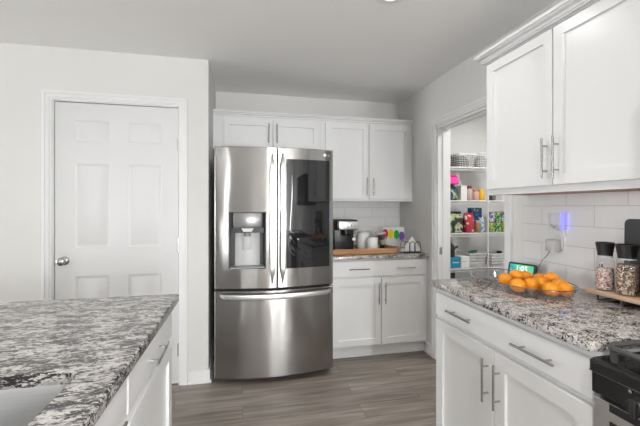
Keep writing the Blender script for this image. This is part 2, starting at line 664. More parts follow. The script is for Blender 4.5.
window('window_1', frame_island(XL), 0.9, 2.6, 0.2, 2.3, 2)
for k, (u0, u1) in enumerate(SLITS):
    window('window_%d' % (k + 2), Matrix(((1, 0, 0, 0), (0, 0, 1, YR), (0, 1, 0, 0), (0, 0, 0, 1))), u0, u1, 0.15, 2.15, 1, 0.03)  # added rear slit windows, placed for their reflections in the refrigerator
window('window_5', frame_right(XR), -2.12, -1.88, 0.55, 2.05, 1, 0.03)  # added slit window in the unseen stretch of wall, for a reflected streak


# baseboards
def base_run(name, boxes):
    m = MB()
    for (x0, x1, y0, y1) in boxes:
        m.box(x0, x1, y0, y1, 0, 0.085, 0.002)
    struct(m, name, M['trim'])


m = MB()
m.box(DX1 + 0.070, XA + 0.013, YW - 0.013, YW, 0, 0.098, 0.003)
m.box(DX1 + 0.070, XA + 0.024, YW - 0.024, YW - 0.013, 0, 0.02, 0.004)
m.box(XA, XA + 0.013, YW, YB, 0, 0.098, 0.003)
m.box(XA + 0.013, XA + 0.024, YW - 0.013, YB, 0, 0.02, 0.004)
m.box(XL, DX0 - 0.070, YW - 0.013, YW, 0, 0.098, 0.003)
struct(m, 'baseboard_left', M['trim'])
m = MB()
m.box(XR - 0.013, XR, OY1 + 0.066, 2.98, 0, 0.098, 0.003)
m.box(XR - 0.024, XR - 0.013, OY1 + 0.066, 2.98, 0, 0.02, 0.004)
struct(m, 'baseboard_right', M['trim'])

# door casing (the wall door) and the pantry casing with its jamb
def casing(m, T, u0, u1, v1, wd, both=True):
    for a, b_, th in ((0.004, wd * 0.30, 0.012), (wd * 0.30, wd * 0.72, 0.017), (wd * 0.72, wd, 0.021)):
        mm = MB.box
        m.T = T
        m.box(u0 - b_, u0 - a, 0, v1 + b_, 0, th, 0.0015)
        m.box(u1 + a, u1 + b_, 0, v1 + b_, 0, th, 0.0015)
        m.box(u0 - a, u1 + a, v1 + a, v1 + b_, 0, th, 0.0015)
    return m


m = casing(MB(), frame_back(YW), DX0 - 0.006, DX1 + 0.006, DZ + 0.006, 0.062)
m.T = Matrix.Identity(4)
for x0, x1 in ((DX0 - 0.012, DX0 - 0.004), (DX1 + 0.004, DX1 + 0.012)):
    m.box(x0, x1, YW, YW + 0.09, 0, DZ + 0.012)
m.box(DX0 - 0.004, DX1 + 0.004, YW, YW + 0.09, DZ + 0.004, DZ + 0.012)
struct(m, 'trim_1', M['trim'])
m = casing(MB(), frame_right(XR), OY0 + 0.0, OY1 - 0.0, OZ, 0.062)
m.T = Matrix.Identity(4)
m.box(XR, XR + WT, OY1 - 0.014, OY1 - 0.001, 0, OZ - 0.001)
m.box(XR, XR + WT, OY0 + 0.001, OY0 + 0.014, 0, OZ - 0.001)
m.box(XR, XR + WT, OY0 + 0.014, OY1 - 0.014, OZ - 0.014, OZ - 0.001)
m.box(XR + 0.045, XR + 0.08, OY1 - 0.020, OY1 - 0.014, 0, OZ - 0.014)
m.box(XR + 0.045, XR + 0.08, OY0 + 0.026, OY1 - 0.026, OZ - 0.026, OZ - 0.014)
trim2 = struct(m, 'trim_2', M['trim'])
MB().box(XR + 0.012, XR + 0.040, OY1 - 0.0155, OY1 - 0.0138, 0.92, 0.985, 0.0005).build('strike_plate', M['nickel'], trim2)

# six panel door
YD = YW + 0.014


def six_panel():
    m = MB(frame_back(YD))
    xs = [DX0, -1.166, -0.942, -0.820, -0.590, DX1]
    zs = [0.008, 0.235, 0.838, 1.043, 1.642, 1.800, 1.952, DZ]
    panels = {(1, 1), (3, 1), (1, 3), (3, 3), (1, 5), (3, 5)}
    for i in range(5):
        for j in range(7):
            u0, u1, v0, v1 = xs[i], xs[i + 1], zs[j], zs[j + 1]
            if (i, j) in panels:
                g = lambda d, w: rect(u0 + d, u1 - d, v0 + d, v1 - d, w)
                m.loops([g(0, 0), g(0.010, -0.006), g(0.016, -0.007), g(0.022, -0.006), g(0.034, -0.001)], False, True)
            else:
                m.loops([rect(u0, u1, v0, v1, 0)], True)
    o = rect(DX0, DX1, zs[0], DZ, 0)
    m.loops([o, rect(DX0, DX1, zs[0], DZ, -0.035)], False, True)
    return m


door = struct(six_panel(), 'door_1', M['door'], 25)
# knob
m = MB()
m.T = Matrix.Translation((-1.232, YD, 0.953)) @ Matrix.Rotation(R(90), 4, 'X')
m.lathe([(0.031, 0), (0.031, 0.004), (0.024, 0.010), (0.0125, 0.014), (0.011, 0.030), (0.015, 0.036), (0.025, 0.042), (0.0285, 0.052), (0.026, 0.062), (0.018, 0.068), (0.006, 0.070)], seg=28)
m.build('knob', M['nickel'], door)
for z in (1.80, 1.04, 0.26):
    m = MB()
    m.cyl((DX1 + 0.002, YD - 0.008, z - 0.045), (DX1 + 0.002, YD - 0.008, z + 0.045), 0.0065, 12)
    m.cyl((DX1 + 0.002, YD - 0.008, z + 0.045), (DX1 + 0.002, YD - 0.008, z + 0.054), 0.0035, 10)
    m.build('hinge', M['nickel'], door)
MB().box(DX0 - 0.0035, DX0 - 0.0005, YW + 0.003, YW + 0.03, 0.92, 0.985).build('strike_plate', M['nickel'], door)

# tiled splash backs
struct(MB().box(XR - 0.009, XR, -0.60, 1.815, 0.928, 1.402), 'wall_backsplash_right', M['tile_r'])
struct(MB().box(0.72, XR, YB - 0.009, YB, 0.905, 1.388), 'wall_backsplash_back', M['tile_b'])


# ------------------------------------------------------------------ ceiling lamps
def downlight(x, y, power, label):
    t = thing('recessed_downlight', (x, y, HC), label, 'ceiling light', 'recessed ceiling lamps')
    MB().lathe([(0.055, -0.004), (0.075, -0.006), (0.092, -0.003), (0.092, 0.0)], (x, y, HC), 32, False, False).build('ring', M['whiteplastic'], t)
    MB().lathe([(0.055, 0.0), (0.055, -0.003), (0.02, -0.0032)], (x, y, HC), 32, True, True).build('diffuser', M['lamp'], t)
    a = area('downlight_lamp', (0, 0, -0.012), (0, 0, 0), 0.11, 0.11, power, (1.0, 0.975, 0.94), 'DISK', 160)
    a.parent = t
    return t


downlight(0.765, 1.735, 3.4, 'round white recessed lamp in the ceiling above the refrigerator aisle')
downlight(0.45, -0.10, 12, 'unseen added round white recessed lamp in the ceiling above the range')  # this lamp and the next two are added out of view to light the room
downlight(-1.55, 0.9, 6, 'unseen added round white recessed lamp in the ceiling above the island')
downlight(-0.6, -1.9, 15, 'unseen added round white recessed lamp in the ceiling above the dining end')
t = thing('added_pantry_light', (2.35, 2.45, HC), 'unseen white disc lamp added on the pantry ceiling', 'ceiling light')  # added fixture, out of view, to brighten the pantry
MB().lathe([(0.13, 0), (0.13, -0.02), (0.11, -0.03), (0.03, -0.035)], (2.35, 2.45, HC), 32).build('diffuser', M['lamp'], t)
a = area('added_pantry_lamp', (0, 0, -0.05), (0, 0, 0), 0.22, 0.22, 14, (1.0, 0.985, 0.96), 'DISK')
a.parent = t

# ------------------------------------------------------------------ back run: cabinets
TB = frame_back(3.267)
t = thing('wall_cabinet', (0.237, YB, 1.855), 'short white two-door wall cabinet above the steel refrigerator', 'cabinet')
MB().box(XA, 0.7285, 3.267, YB, 1.855, 2.150).build('body', M['cab'], t)
for u0, u1, hu in ((-0.162, 0.266, 0.232), (0.272, 0.699, 0.306)):
    d = shaker(TB, u0, u1, 1.876, 2.120, rail=0.050).build('door', M['cab'], t)
    pull(TB, hu, 2.000, 0.175, True, 0.020, d)
t = thing('wall_cabinet', (1.19, YB, 1.389), 'tall white two-door wall cabinet above the coffee maker', 'cabinet')
MB().box(0.7295, XR, 3.267, YB, 1.389, 2.150).build('body', M['cab'], t)
for u0, u1, hu in ((0.762, 1.192, 1.170), (1.198, 1.630, 1.238)):
    d = shaker(TB, u0, u1, 1.410, 2.137, rail=0.055).build('door', M['cab'], t)
    pull(TB, hu, 1.530, 0.175, True, 0.020, d)
m = MB()
m.box(XA, XR, 3.258, YB, 2.1505, 2.165, 0.001)
m.box(XA, XR, 3.240, YB, 2.165, 2.176, 0.002)
m.box(XA, XR, 3.225, YB, 2.176, 2.192, 0.002)
struct(m, 'trim_3', M['cab'])

TB = frame_back(2.970)
t = thing('base_cabinet', (1.19, YB, 0), 'white base cabinet with two drawer pulls beside the refrigerator', 'cabinet')
m = MB()
m.box(0.730, XR - 0.002, 2.970, YB - 0.002, 0.100, 0.8755)
m.box(0.730, XR - 0.002, 3.020, YB - 0.002, 0, 0.100)
m.box(0.730, XR - 0.002, 3.005, 3.020, 0, 0.022, 0.004)
m.build('body', M['cab'], t)
d = slab(TB, 0.748, 1.628, 0.724, 0.862).build('drawer', M['cab'], t)
pull(TB, 0.988, 0.793, 0.185, False, 0.020, d)
pull(TB, 1.424, 0.793, 0.185, False, 0.020, d)
for u0, u1, hu in ((0.748, 1.199, 1.172), (1.205, 1.628, 1.232)):
    d = shaker(TB, u0, u1, 0.118, 0.704, rail=0.055).build('door', M['cab'], t)
    pull(TB, hu, 0.572, 0.188, True, 0.020, d)


def countertop(name, x0, x1, y0, y1, z0, z1, mat, b=0.004):
    return MB().box(x0, x1, y0, y1, z0, z1, b, 2).build(name, mat)


tag(countertop('countertop', 0.722, XR, 2.926, YB - 0.009, 0.876, 0.906, M['granite']), 'speckled grey granite worktop under the coffee maker and wooden tray', 'countertop')

# ------------------------------------------------------------------ right run: cabinets
TU = frame_right(1.385)
t = thing('wall_cabinet', (XR, 1.34, 1.403), 'large white wall cabinet above the oranges on the tiled wall', 'cabinet')
MB().box(1.385, XR - 0.0005, 0.876, 1.790, 1.418, 2.150).build('body', M['cab'], t)
m = MB()
m.box(1.385, 1.398, 0.876, 1.790, 1.402, 1.418)
m.box(1.398, XR - 0.010, 1.772, 1.790, 1.402, 1.418)
m.build('light_rail', M['cab'], t)
o = MB().box(1.3985, XR - 0.010, 0.878, 1.7715, 1.4025, 1.4175).build('bottom_panel', M['rawwood'], t)
o['label'] = 'bare brown plywood underside'
for u0, u1, hu in ((1.340, 1.779, 1.366), (0.887, 1.334, 1.306)):
    d = shaker(TU, u0, u1, 1.434, 2.143, rail=0.050).build('door', M['cab'], t)
    pull(TU, hu, 1.556, 0.184, True, 0.020, d, 0.030)
m = MB()
for x, y, z0, z1 in ((1.372, 1.797, 2.1505, 2.156), (1.352, 1.802, 2.156, 2.163), (1.345, 1.806, 2.163, 2.178), (1.318, 1.812, 2.178, 2.184), (1.310, 1.818, 2.184, 2.200)):
    m.box(x, XR, 0.60, y, z0, z1, 0.0015)
struct(m, 'trim_4', M['cab'])

TR = frame_right(1.050)
t = thing('base_cabinet', (XR, 1.32, 0), 'white base cabinet under the oranges beside the black range', 'cabinet')
m = MB()
m.box(1.050, XR - 0.002, 0.857, 1.770, 0.100, 0.8975)
m.box(1.110, XR - 0.002, 0.857, 1.770, 0, 0.100)
m.build('body', M['cab'], t)
d = slab(TR, 0.866, 1.752, 0.750, 0.872).build('drawer', M['cab'], t)
pull(TR, 1.516, 0.810, 0.190, False, 0.020, d)
pull(TR, 1.073, 0.810, 0.190, False, 0.020, d)
for u0, u1, hu in ((1.300, 1.752, 1.332), (0.866, 1.294, 1.262)):
    d = shaker(TR, u0, u1, 0.118, 0.728, rail=0.060).build('door', M['cab'], t)
    pull(TR, hu, 0.594, 0.185, True, 0.020, d)
tag(countertop('countertop', 1.014, XR - 0.0095, 0.858, 1.793, 0.898, 0.930, M['granite'], 0.005), 'speckled granite worktop holding the oranges beside the range', 'countertop')

# ------------------------------------------------------------------ island
IX, IY, IY0, IX0 = -0.289, 1.755, -0.85, -1.36
SX0, SX1, SY0, SY1 = -0.81, -0.393, 0.10, 0.985
m = MB()
bm = m.bm
def ring(pts, z):
    vs = [bm.verts.new((x, y, z)) for x, y in pts]
    return vs, [bm.edges.new((vs[i], vs[(i + 1) % len(vs)])) for i in range(len(vs))]
outer = rounded(IX0, IX, IY0, IY, 0.012, 3)
inner = rounded(SX0, SX1, SY0, SY1, 0.045, 6)
e = 0.004
out2 = rounded(IX0 + e, IX - e, IY0 + e, IY - e, 0.010, 3)
in2 = rounded(SX0 - e, SX1 + e, SY0 - e, SY1 + e, 0.048, 6)
for z in (0.898, 0.930):
    po, pi = (outer, inner) if z < 0.9 else (out2, in2)
    _, e1 = ring(po, z)
    _, e2 = ring(pi, z)
    bmesh.ops.triangle_fill(bm, edges=e1 + e2, use_beauty=True)
m.loops([[(x, y, 0.898) for x, y in outer], [(x, y, 0.926) for x, y in outer], [(x, y, 0.930) for x, y in out2]])
m.loops([[(x, y, 0.898) for x, y in inner], [(x, y, 0.926) for x, y in inner], [(x, y, 0.930) for x, y in in2]])
tag(m.build('countertop', M['granite_island'], None, 30), 'streaked grey granite island worktop with a sink cut into it', 'countertop')

t = thing('island_cabinet', (-0.80, 0.45, 0), 'white island base cabinet under the streaked granite worktop', 'cabinet')
m = MB()
m.box(-0.353, -0.335, IY0 + 0.05, 1.728, 0.10, 0.8975)
m.box(-1.10, -0.353, 1.710, 1.728, 0.0, 0.8975)
m.box(-1.10, -0.353, IY0 + 0.05, IY0 + 0.068, 0.0, 0.8975)
m.box(-1.118, -1.10, IY0 + 0.05, 1.728, 0.0, 0.8975)
m.box(-0.415, -0.400, IY0 + 0.07, 1.709, 0.0, 0.10)
m.box(-1.10, -0.353, IY0 + 0.068, 1.71, 0.10, 0.118)
m.build('body', M['cab'], t)
TI = frame_island(-0.335)
for u0, u1, hc, hl in ((1.090, 1.716, 1.405, 0.205), (0.112, 1.078, 0.875, 0.190)):
    d = slab(TI, u0, u1, 0.748, 0.872).build('drawer', M['cab'], t)
    pull(TI, hc, 0.793, hl, False, 0.020, d, 0.030)
    if u0 < 1:
        pull(TI, 0.31, 0.793, hl, False, 0.020, d, 0.030)
d = shaker(TI, 1.103, 1.716, 0.118, 0.720, rail=0.060).build('door', M['cab'], t)
pull(TI, 1.135, 0.590, 0.185, True, 0.020, d, 0.030)
for u0, u1, hu in ((0.598, 1.078, 0.628), (0.112, 0.592, 0.562)):
    d = shaker(TI, u0, u1, 0.118, 0.720, rail=0.060).build('door', M['cab'], t)
    pull(TI, hu, 0.590, 0.185, True, 0.020, d, 0.030)

t = thing('kitchen_sink', (-0.60, 0.51, 0.70), 'undermount stainless steel sink bowl set in the granite island', 'sink')
m = MB()
g = lambda d, r, z: [(x, y, z) for x, y in rounded(SX0 - d, SX1 + d, SY0 - d, SY1 + d, r, 6)]
m.loops([g(0.020, 0.06, 0.8975), g(0.003, 0.048, 0.8975), g(0.0, 0.046, 0.890), g(-0.006, 0.05, 0.735), g(-0.014, 0.055, 0.715), g(-0.040, 0.06, 0.705)], False, True)
m.build('bowl', M['steel_sink'], t)
MB().lathe([(0.045, 0.0), (0.045, 0.003), (0.034, 0.003), (0.030, 0.0015), (0.006, 0.001)], (-0.60, 0.42, 0.705), 28).build('drain', M['nickel'], t)

# ------------------------------------------------------------------ refrigerator
FX0, FX1 = -0.207, 0.707
FC, FH = (FX0 + FX1) / 2, (FX1 - FX0) / 2
YE, BUL = 2.740, 0.058


def fy(x, off=0.0):
    return YE - BUL * (1 - ((x - FC) / FH) ** 2) - off


fr = thing('refrigerator', (FC, 3.12, 0), 'stainless steel french door refrigerator with a water dispenser and dark glass panel', 'refrigerator')
MB().box(FX0 + 0.006, FX1 - 0.006, 2.845, 3.54, 0.045, 1.752, 0.004).build('case', M['darksteel'], fr)


def curved_front(x0, x1, z0, z1, yback, mat, name, parent, round0=True, round1=True, holes=(), hdepth=0.07, er=0.012, extra=()):
    """door slab whose front follows the refrigerator's curve, with rounded outer edges and optional recesses"""
    m = MB()
    xs = {x0, x1}
    n = 14
    for k in range(1, n):
        xs.add(x0 + (x1 - x0) * k / n)
    for a in (0.12, 0.3, 0.6, 1.0):
        xs.add(x0 + er * a); xs.add(x1 - er * a)
    zs = {z0, z0 + 0.004, z1 - 0.004, z1}
    for (a, b_, c, d) in holes:
        xs |= {a, b_}; zs |= {c, d}
    xs = sorted(xs); zs = sorted(zs)

    def y(x, z):
        v = fy(x)
        for edge, on in ((x0, round0), (x1, round1)):
            q = abs(x - edge)
            r_ = er if on else 0.003
            if q < r_:
                v += r_ - math.sqrt(max(0, r_ * r_ - (r_ - q) ** 2))
        if z in (z0, z1):
            v += 0.004
        return v
    V = {}
    for i, x in enumerate(xs):
        for j, z in enumerate(zs):
            V[i, j] = m.v((x, y(x, z), z))
    Bk = {}
    for i, x in enumerate(xs):
        for j, z in enumerate(zs):
            if i in (0, len(xs) - 1) or j in (0, len(zs) - 1):
                Bk[i, j] = m.v((x, yback, z))

    def inhole(i, j):
        cx, cz = (xs[i] + xs[i + 1]) / 2, (zs[j] + zs[j + 1]) / 2
        return any(a < cx < b_ and c < cz < d for a, b_, c, d in holes)
    for i in range(len(xs) - 1):
        for j in range(len(zs) - 1):
            if not inhole(i, j):
                m.face([V[i, j], V[i + 1, j], V[i + 1, j + 1], V[i, j + 1]])
    nx, nz = len(xs) - 1, len(zs) - 1
    for i in range(nx):
        for j in (0, nz):
            m.face([V[i, j], V[i + 1, j], Bk[i + 1, j], Bk[i, j]])
    for j in range(nz):
        for i in (0, nx):
            m.face([V[i, j], V[i, j + 1], Bk[i, j + 1], Bk[i, j]])
    per = [Bk[i, 0] for i in range(nx + 1)] + [Bk[nx, j] for j in range(1, nz + 1)] + [Bk[i, nz] for i in range(nx - 1, -1, -1)] + [Bk[0, j] for j in range(nz - 1, 0, -1)]
    m.face(per)
    return m.build(name, mat, parent, 28)


HX0, HX1, HZ0, HZ1 = -0.100, 0.172, 0.872, 1.297
dl = curved_front(FX0, 0.2535, 0.722, 1.785, 2.838, M['steel'], 'door', fr, True, False, [(HX0, HX1, HZ0, HZ1)])
dr = curved_front(0.2595, FX1, 0.722, 1.785, 2.838, M['steel'], 'door', fr, False, True)
dw = curved_front(FX0, FX1, 0.050, 0.704, 2.838, M['steel'], 'freezer_drawer', fr)
# dispenser
m = MB()
yi = 2.800
for (xa, xb) in ((HX0 + 0.0005, HX0 + 0.008), (HX1 - 0.008, HX1 - 0.0005)):
    m.box(xa, xb, fy((xa + xb) / 2) + 0.004, yi, HZ0 + 0.0005, HZ1 - 0.0005)
m.box(HX0 + 0.008, HX1 - 0.008, fy(0.03) + 0.012, yi, HZ1 - 0.008, HZ1 - 0.0005)
m.box(HX0 + 0.0005, HX1 - 0.0005, yi, yi + 0.01, HZ0 + 0.0005, HZ1 - 0.0005)
disp = m.build('dispenser_recess', M['recess'], dl)
m = MB()
m.prism([(-0.058, yi - 0.001), (-0.058, yi - 0.004), (-0.040, yi - 0.012), (0.112, yi - 0.012), (0.130, yi - 0.004), (0.130, yi - 0.001)], HZ0 + 0.012, 1.150)
m.build('back_plate', M['lightgrey'], disp)
m = MB()
m.box(-0.070, 0.142, fy(0.03) - 0.004, yi - 0.02, 1.178, 1.292, 0.006, 2)
m.build('control_panel', M['panelgrey'], disp)
m = MB()
m.prism([(-0.085, yi - 0.001), (-0.085, fy(0) + 0.02), (0.157, fy(0.1) + 0.02), (0.157, yi - 0.001)], 1.140, 1.1765)
m.build('housing', M['black'], disp)
MB().loops([[(0.036 + sx * 0.030, fy(0.03) + 0.012, 1.148), (0.036 + sx * 0.030, fy(0.03) + 0.019, 1.148), (0.036 + sx * 0.045, fy(0.03) + 0.019, 1.174), (0.036 + sx * 0.045, fy(0.03) + 0.008, 1.174)] for sx in (-1, 1)], True, True).build('light_strip', M['whiteplastic'], disp)
MB().lathe([(0.022, 0), (0.026, 0.028)], (0.036, 2.752, 1.112), 24).build('spout', M['greyplastic'], disp)
MB().box(0.004, 0.068, 2.768, 2.776, 1.010, 1.112, 0.003, 2).build('paddle', M['lightgrey'], disp)
MB().box(HX0 + 0.009, HX1 - 0.009, fy(0.03) + 0.008, yi - 0.001, HZ0 + 0.001, HZ0 + 0.011).build('drip_tray', M['greyplastic'], disp)
# glass panel in the other door
m = MB()
gx0, gx1, gz0, gz1 = 0.324, 0.672, 0.866, 1.700
xs = [gx0 + (gx1 - gx0) * k / 16 for k in range(17)]
m.loops([[(x, fy(x) + 0.002, gz0) for x in xs], [(x, fy(x, 0.0025), gz0 + 0.001) for x in xs], [(x, fy(x, 0.0025), gz1 - 0.001) for x in xs], [(x, fy(x) + 0.002, gz1) for x in xs]], closed=False)
m.build('glass_panel', M['blackglass'], dr)
# small round badge with two letters, top of the same door
m = MB()
bx, bz = 0.632, 1.742
m.T = Matrix.Translation((bx, fy(bx) - 0.0005, bz)) @ Matrix.Rotation(R(90), 4, 'X')
m.lathe([(0.013, 0), (0.013, 0.0015), (0.004, 0.0018)], seg=24)
bd = m.build('badge', M['whiteplastic'], dr)


def text_mesh(name, body, size, T, mat, parent, depth=0.0006, align='CENTER'):
    cu = bpy.data.curves.new(name, 'FONT')
    cu.body = body
    cu.size = size
    cu.extrude = depth
    cu.align_x = align
    cu.align_y = 'CENTER'
    o = bpy.data.objects.new(name + '_tmp', cu)
    COL.objects.link(o)
    bpy.context.view_layer.update()
    me = bpy.data.meshes.new_from_object(o)
    bpy.data.objects.remove(o)
    me.transform(T)
    me.materials.clear()
    me.materials.append(mat)
    lo = [min(v.co[i] for v in me.vertices) for i in range(3)]
    hi = [max(v.co[i] for v in me.vertices) for i in range(3)]
    c = Vector([(a + b_) / 2 for a, b_ in zip(lo, hi)])
    me.transform(Matrix.Translation(-c))
    ob = bpy.data.objects.new(name, me)
    COL.objects.link(ob)
    if parent:
        ob.parent = parent
        ob.location = c - wloc(parent)
    else:
        ob.location = c
    return ob


text_mesh('letters', 'LG', 0.022, Matrix.Translation((bx + 0.030, fy(bx + 0.03) - 0.0006, bz)) @ Matrix.Rotation(R(90), 4, 'X'), M['whiteplastic'], dr)

# handles
def fridge_handle(xc, parent):
    m = MB()
    zt, zb = 1.655, 0.850
    w, dpt = 0.021, 0.012
    loops = []
    prof = [(1.735, 0.35, 0.002), (1.715, 0.38, 0.012), (1.690, 0.45, 0.027), (1.665, 0.8, 0.037), (zt - 0.02, 1.0, 0.042), (1.3, 1.0, 0.044), (zb + 0.03, 1.0, 0.042),
            (0.835, 0.75, 0.037), (0.810, 0.45, 0.027), (0.780, 0.38, 0.012), (0.758, 0.35, 0.002)]
    for z, s, off in prof:
        y = fy(xc) - off
        ww = w * s
        loops.append([(xc - ww, y + 0.004, z), (xc - ww * 0.7, y - 0.006, z), (xc + ww * 0.7, y - 0.006, z), (xc + ww, y + 0.004, z), (xc + ww * 0.6, y + 0.010, z), (xc - ww * 0.6, y + 0.010, z)])
    m.loops(loops, True, True)
    return m.build('handle', M['steel_bar'], parent, 40)


fridge_handle(0.2175, dl)
hr = fridge_handle(0.2955, dr)
MB().box(0.288, 0.300, fy(0.295) - 0.0535, fy(0.295) - 0.048, 1.325, 1.375, 0.002).build('release_button', M['greyplastic'], hr)
m = MB()
lp = []
for k in range(25):
    f = k / 24
    x = -0.165 + 0.845 * f
    e_ = min(1, min(f, 1 - f) / 0.05)
    e_ = math.sin(e_ * PI / 2)
    off = 0.004 + 0.042 * e_
    zc = 0.672 - 0.006 * math.sin(f * PI)
    hh = 0.012 + 0.009 * e_
    y = fy(x)
    lp.append([(x, y - off + 0.006, zc + hh), (x, y - off - 0.004, zc + hh * 0.8), (x, y - off - 0.007, zc), (x, y - off - 0.004, zc - hh * 0.8), (x, y - off + 0.006, zc - hh), (x, y - off + 0.011, zc)])
m.loops(lp, True, True)
m.build('handle', M['steel_bar'], dw, 40)
for x in (-0.160, 0.655):
    m = MB()
    m.cyl((x - 0.018, 2.85, 0.024), (x + 0.018, 2.85, 0.024), 0.024, 20)
    m.build('foot', M['rubber'], fr)
    m = MB()
    m.cyl((x + 0.045, 2.87, 0.0), (x + 0.045, 2.87, 0.046), 0.014, 14)
    m.build('foot', M['rubber'], fr)
MB().box(FX0 + 0.04, FX1 - 0.04, 2.90, 2.93, 0.012, 0.046).build('toe_grille', M['black'], fr)

# ------------------------------------------------------------------ range
RX = 1.000
rg = thing('range', (1.33, 0.49, 0), 'black and stainless gas range at the end of the granite worktop', 'range')
RY0, RY1 = 0.105, 0.853
MB().box(1.045, XR - 0.02, RY0 + 0.003, RY1 - 0.003, 0.06, 0.885).build('body', M['darksteel'], rg)
# cooktop: a shallow pan with a raised rim
m = MB()
o_ = lambda d, r, z: [(x, y, z) for x, y in rounded(RX - 0.006 + d, XR - 0.022 - d, RY0 + d, RY1 - d, r, 5)]
m.loops([o_(0.0, 0.014, 0.868), o_(-0.0, 0.014, 0.896), o_(0.006, 0.012, 0.903), o_(0.018, 0.012, 0.903), o_(0.028, 0.012, 0.892), o_(0.05, 0.02, 0.889)], True, True)
m.build('cooktop', M['enamel'], rg)
m = MB()
m.T = Matrix(((0, 0, -1, RX + 0.012), (1, 0, 0, 0), (0, 1, 0, 0), (0, 0, 0, 1)))
m.loops([rect(RY0, RY1, 0.800, 0.864, -0.03), rect(RY0, RY1, 0.800, 0.864, 0.0), rect(RY0 + 0.003, RY1 - 0.003, 0.803, 0.861, 0.004)], True, True)
cp = m.build('control_panel', M['enamel'], rg)
MB().box(RX - 0.001, RX + 0.010, RY0 + 0.001, RY1 - 0.001, 0.8645, 0.8675).build('chrome_strip', M['nickel'], rg)
for k in range(5):
    y = 0.706 - 0.106 * k
    m = MB()
    m.T = Matrix.Translation((RX + 0.0075, y, 0.834)) @ Matrix.Rotation(R(-90), 4, 'Y')
    m.lathe([(0.027, 0), (0.027, 0.006), (0.023, 0.010), (0.022, 0.036), (0.019, 0.040)], seg=24)
    m.box(-0.024, 0.024, -0.007, 0.007, 0.010, 0.048, 0.002)
    m.build('knob', M['black'], cp)
m = MB()
m.T = Matrix.Translation((RX + 0.0075, 0.744, 0.853)) @ Matrix.Rotation(R(-90), 4, 'Y')
m.lathe([(0.005, 0), (0.005, 0.002), (0.002, 0.003)], seg=14)
m.build('screw', M['nickel'], cp)
# burners
for bx_, by_ in ((1.150, 0.725), (1.150, 0.245), (1.455, 0.725), (1.455, 0.245), (1.30, 0.485)):
    m = MB()
    m.lathe([(0.050, 0.0), (0.046, 0.010), (0.038, 0.013)], (bx_, by_, 0.889), 28)
    m.lathe([(0.036, 0.013), (0.036, 0.020), (0.030, 0.023)], (bx_, by_, 0.889), 28)
    m.build('burner', M['iron'], rg)
# grates: three side by side
for gy0, gy1 in ((0.612, 0.838), (0.372, 0.604), (0.130, 0.364)):
    m = MB()
    gx0, gx1 = 1.045, 1.600
    zt = 0.936
    m.tube([(x, y, zt) for x, y in rounded(gx0, gx1, gy0, gy1, 0.03, 5)], 0.0085, 8, True)
    gm = (gy0 + gy1) / 2
    m.tube([(gx0, gm, zt), (gx1, gm, zt)], 0.007, 8)
    for q in (0.19, 0.5, 0.81):
        xx = gx0 + (gx1 - gx0) * q
        m.tube([(xx, gy0, zt), (xx, gy1, zt)], 0.007, 8)
    for xx, yy in ((gx0 + 0.012, gy0 + 0.012), (gx0 + 0.012, gy1 - 0.012), (gx1 - 0.012, gy0 + 0.012), (gx1 - 0.012, gy1 - 0.012)):
        m.tube([(xx, yy, 0.890), (xx, yy, zt)], 0.009, 8)
    m.build('grate', M['iron'], rg)
# oven door
od = slab(frame_right(1.045), RY0 + 0.002, RY1 - 0.002, 0.190, 0.787, 0.030).build('oven_door', M['steel_bar'], rg)
MB().box(1.0115, 1.0152, RY0 + 0.07, RY1 - 0.050, 0.30, 0.738, 0.001).build('window', M['blackglass'], od)
MB().box(1.0118, 1.0148, RY0 + 0.052, RY1 - 0.050, 0.766, 0.7868).build('vent', M['black'], od)
m = MB()
m.box(0.955, 0.972, RY0 + 0.06, RY1 - 0.075, 0.690, 0.715, 0.005, 2)
for y in (RY0 + 0.09, RY1 - 0.105):
    m.box(0.970, 1.0112, y - 0.012, y + 0.012, 0.693, 0.712, 0.003)
m.build('handle', M['steel_bar'], od)
slab(frame_right(1.045), RY0 + 0.002, RY1 - 0.002, 0.070, 0.182, 0.030).build('storage_drawer', M['steel_bar'], rg)
MB().box(1.09, XR - 0.03, RY0 + 0.02, RY1 - 0.02, 0.0105, 0.0600).build('plinth', M['black'], rg)
rg.location.z = -0.010

# the run goes on beyond the range (seen in the refrigerator's reflections)
t = thing('base_cabinet', (XR, -0.26, 0), 'white base cabinet past the black range', 'cabinet')
m = MB()
m.box(1.050, XR - 0.002, -0.60, 0.098, 0.10, 0.8975); m.box(1.110, XR - 0.002, -0.60, 0.098, 0, 0.10)
m.build('body', M['cab'], t)
d = shaker(TR, -0.58, 0.08, 0.118, 0.86).build('door', M['cab'], t)
pull(TR, 0.03, 0.70, 0.185, True, 0.020, d)
tag(countertop('countertop', 1.014, XR - 0.0095, -0.62, 0.100, 0.898, 0.930, M['granite'], 0.005), 'short speckled granite worktop past the black range', 'countertop')
t = thing('microwave', (XR, 0.49, 1.36), 'black over-the-range microwave above the gas range', 'microwave')
MB().box(1.27, XR, 0.112, 0.868, 1.36, 1.78, 0.004).build('body', M['darksteel'], t)
MB().box(1.252, 1.2695, 0.30, 0.866, 1.375, 1.775, 0.003).build('door', M['blackglass'], t)
MB().box(1.252, 1.2695, 0.114, 0.297, 1.375, 1.775, 0.003).build('control_panel', M['black'], t)
m = MB(); m.cyl((1.225, 0.33, 1.42), (1.225, 0.33, 1.73), 0.009, 12)
for z in (1.45, 1.70): m.cyl((1.225, 0.33, z), (1.255, 0.33, z), 0.006, 10)
m.build('handle', M['steel_bar'], t)
t = thing('wall_cabinet', (XR, 0.13, 1.80), 'white wall cabinet above and past the microwave', 'cabinet')
m = MB()
m.box(1.385, XR - 0.0005, 0.105, 0.868, 1.785, 2.150); m.box(1.385, XR - 0.0005, -0.60, 0.104, 1.402, 2.150)
m.build('body', M['cab'], t)
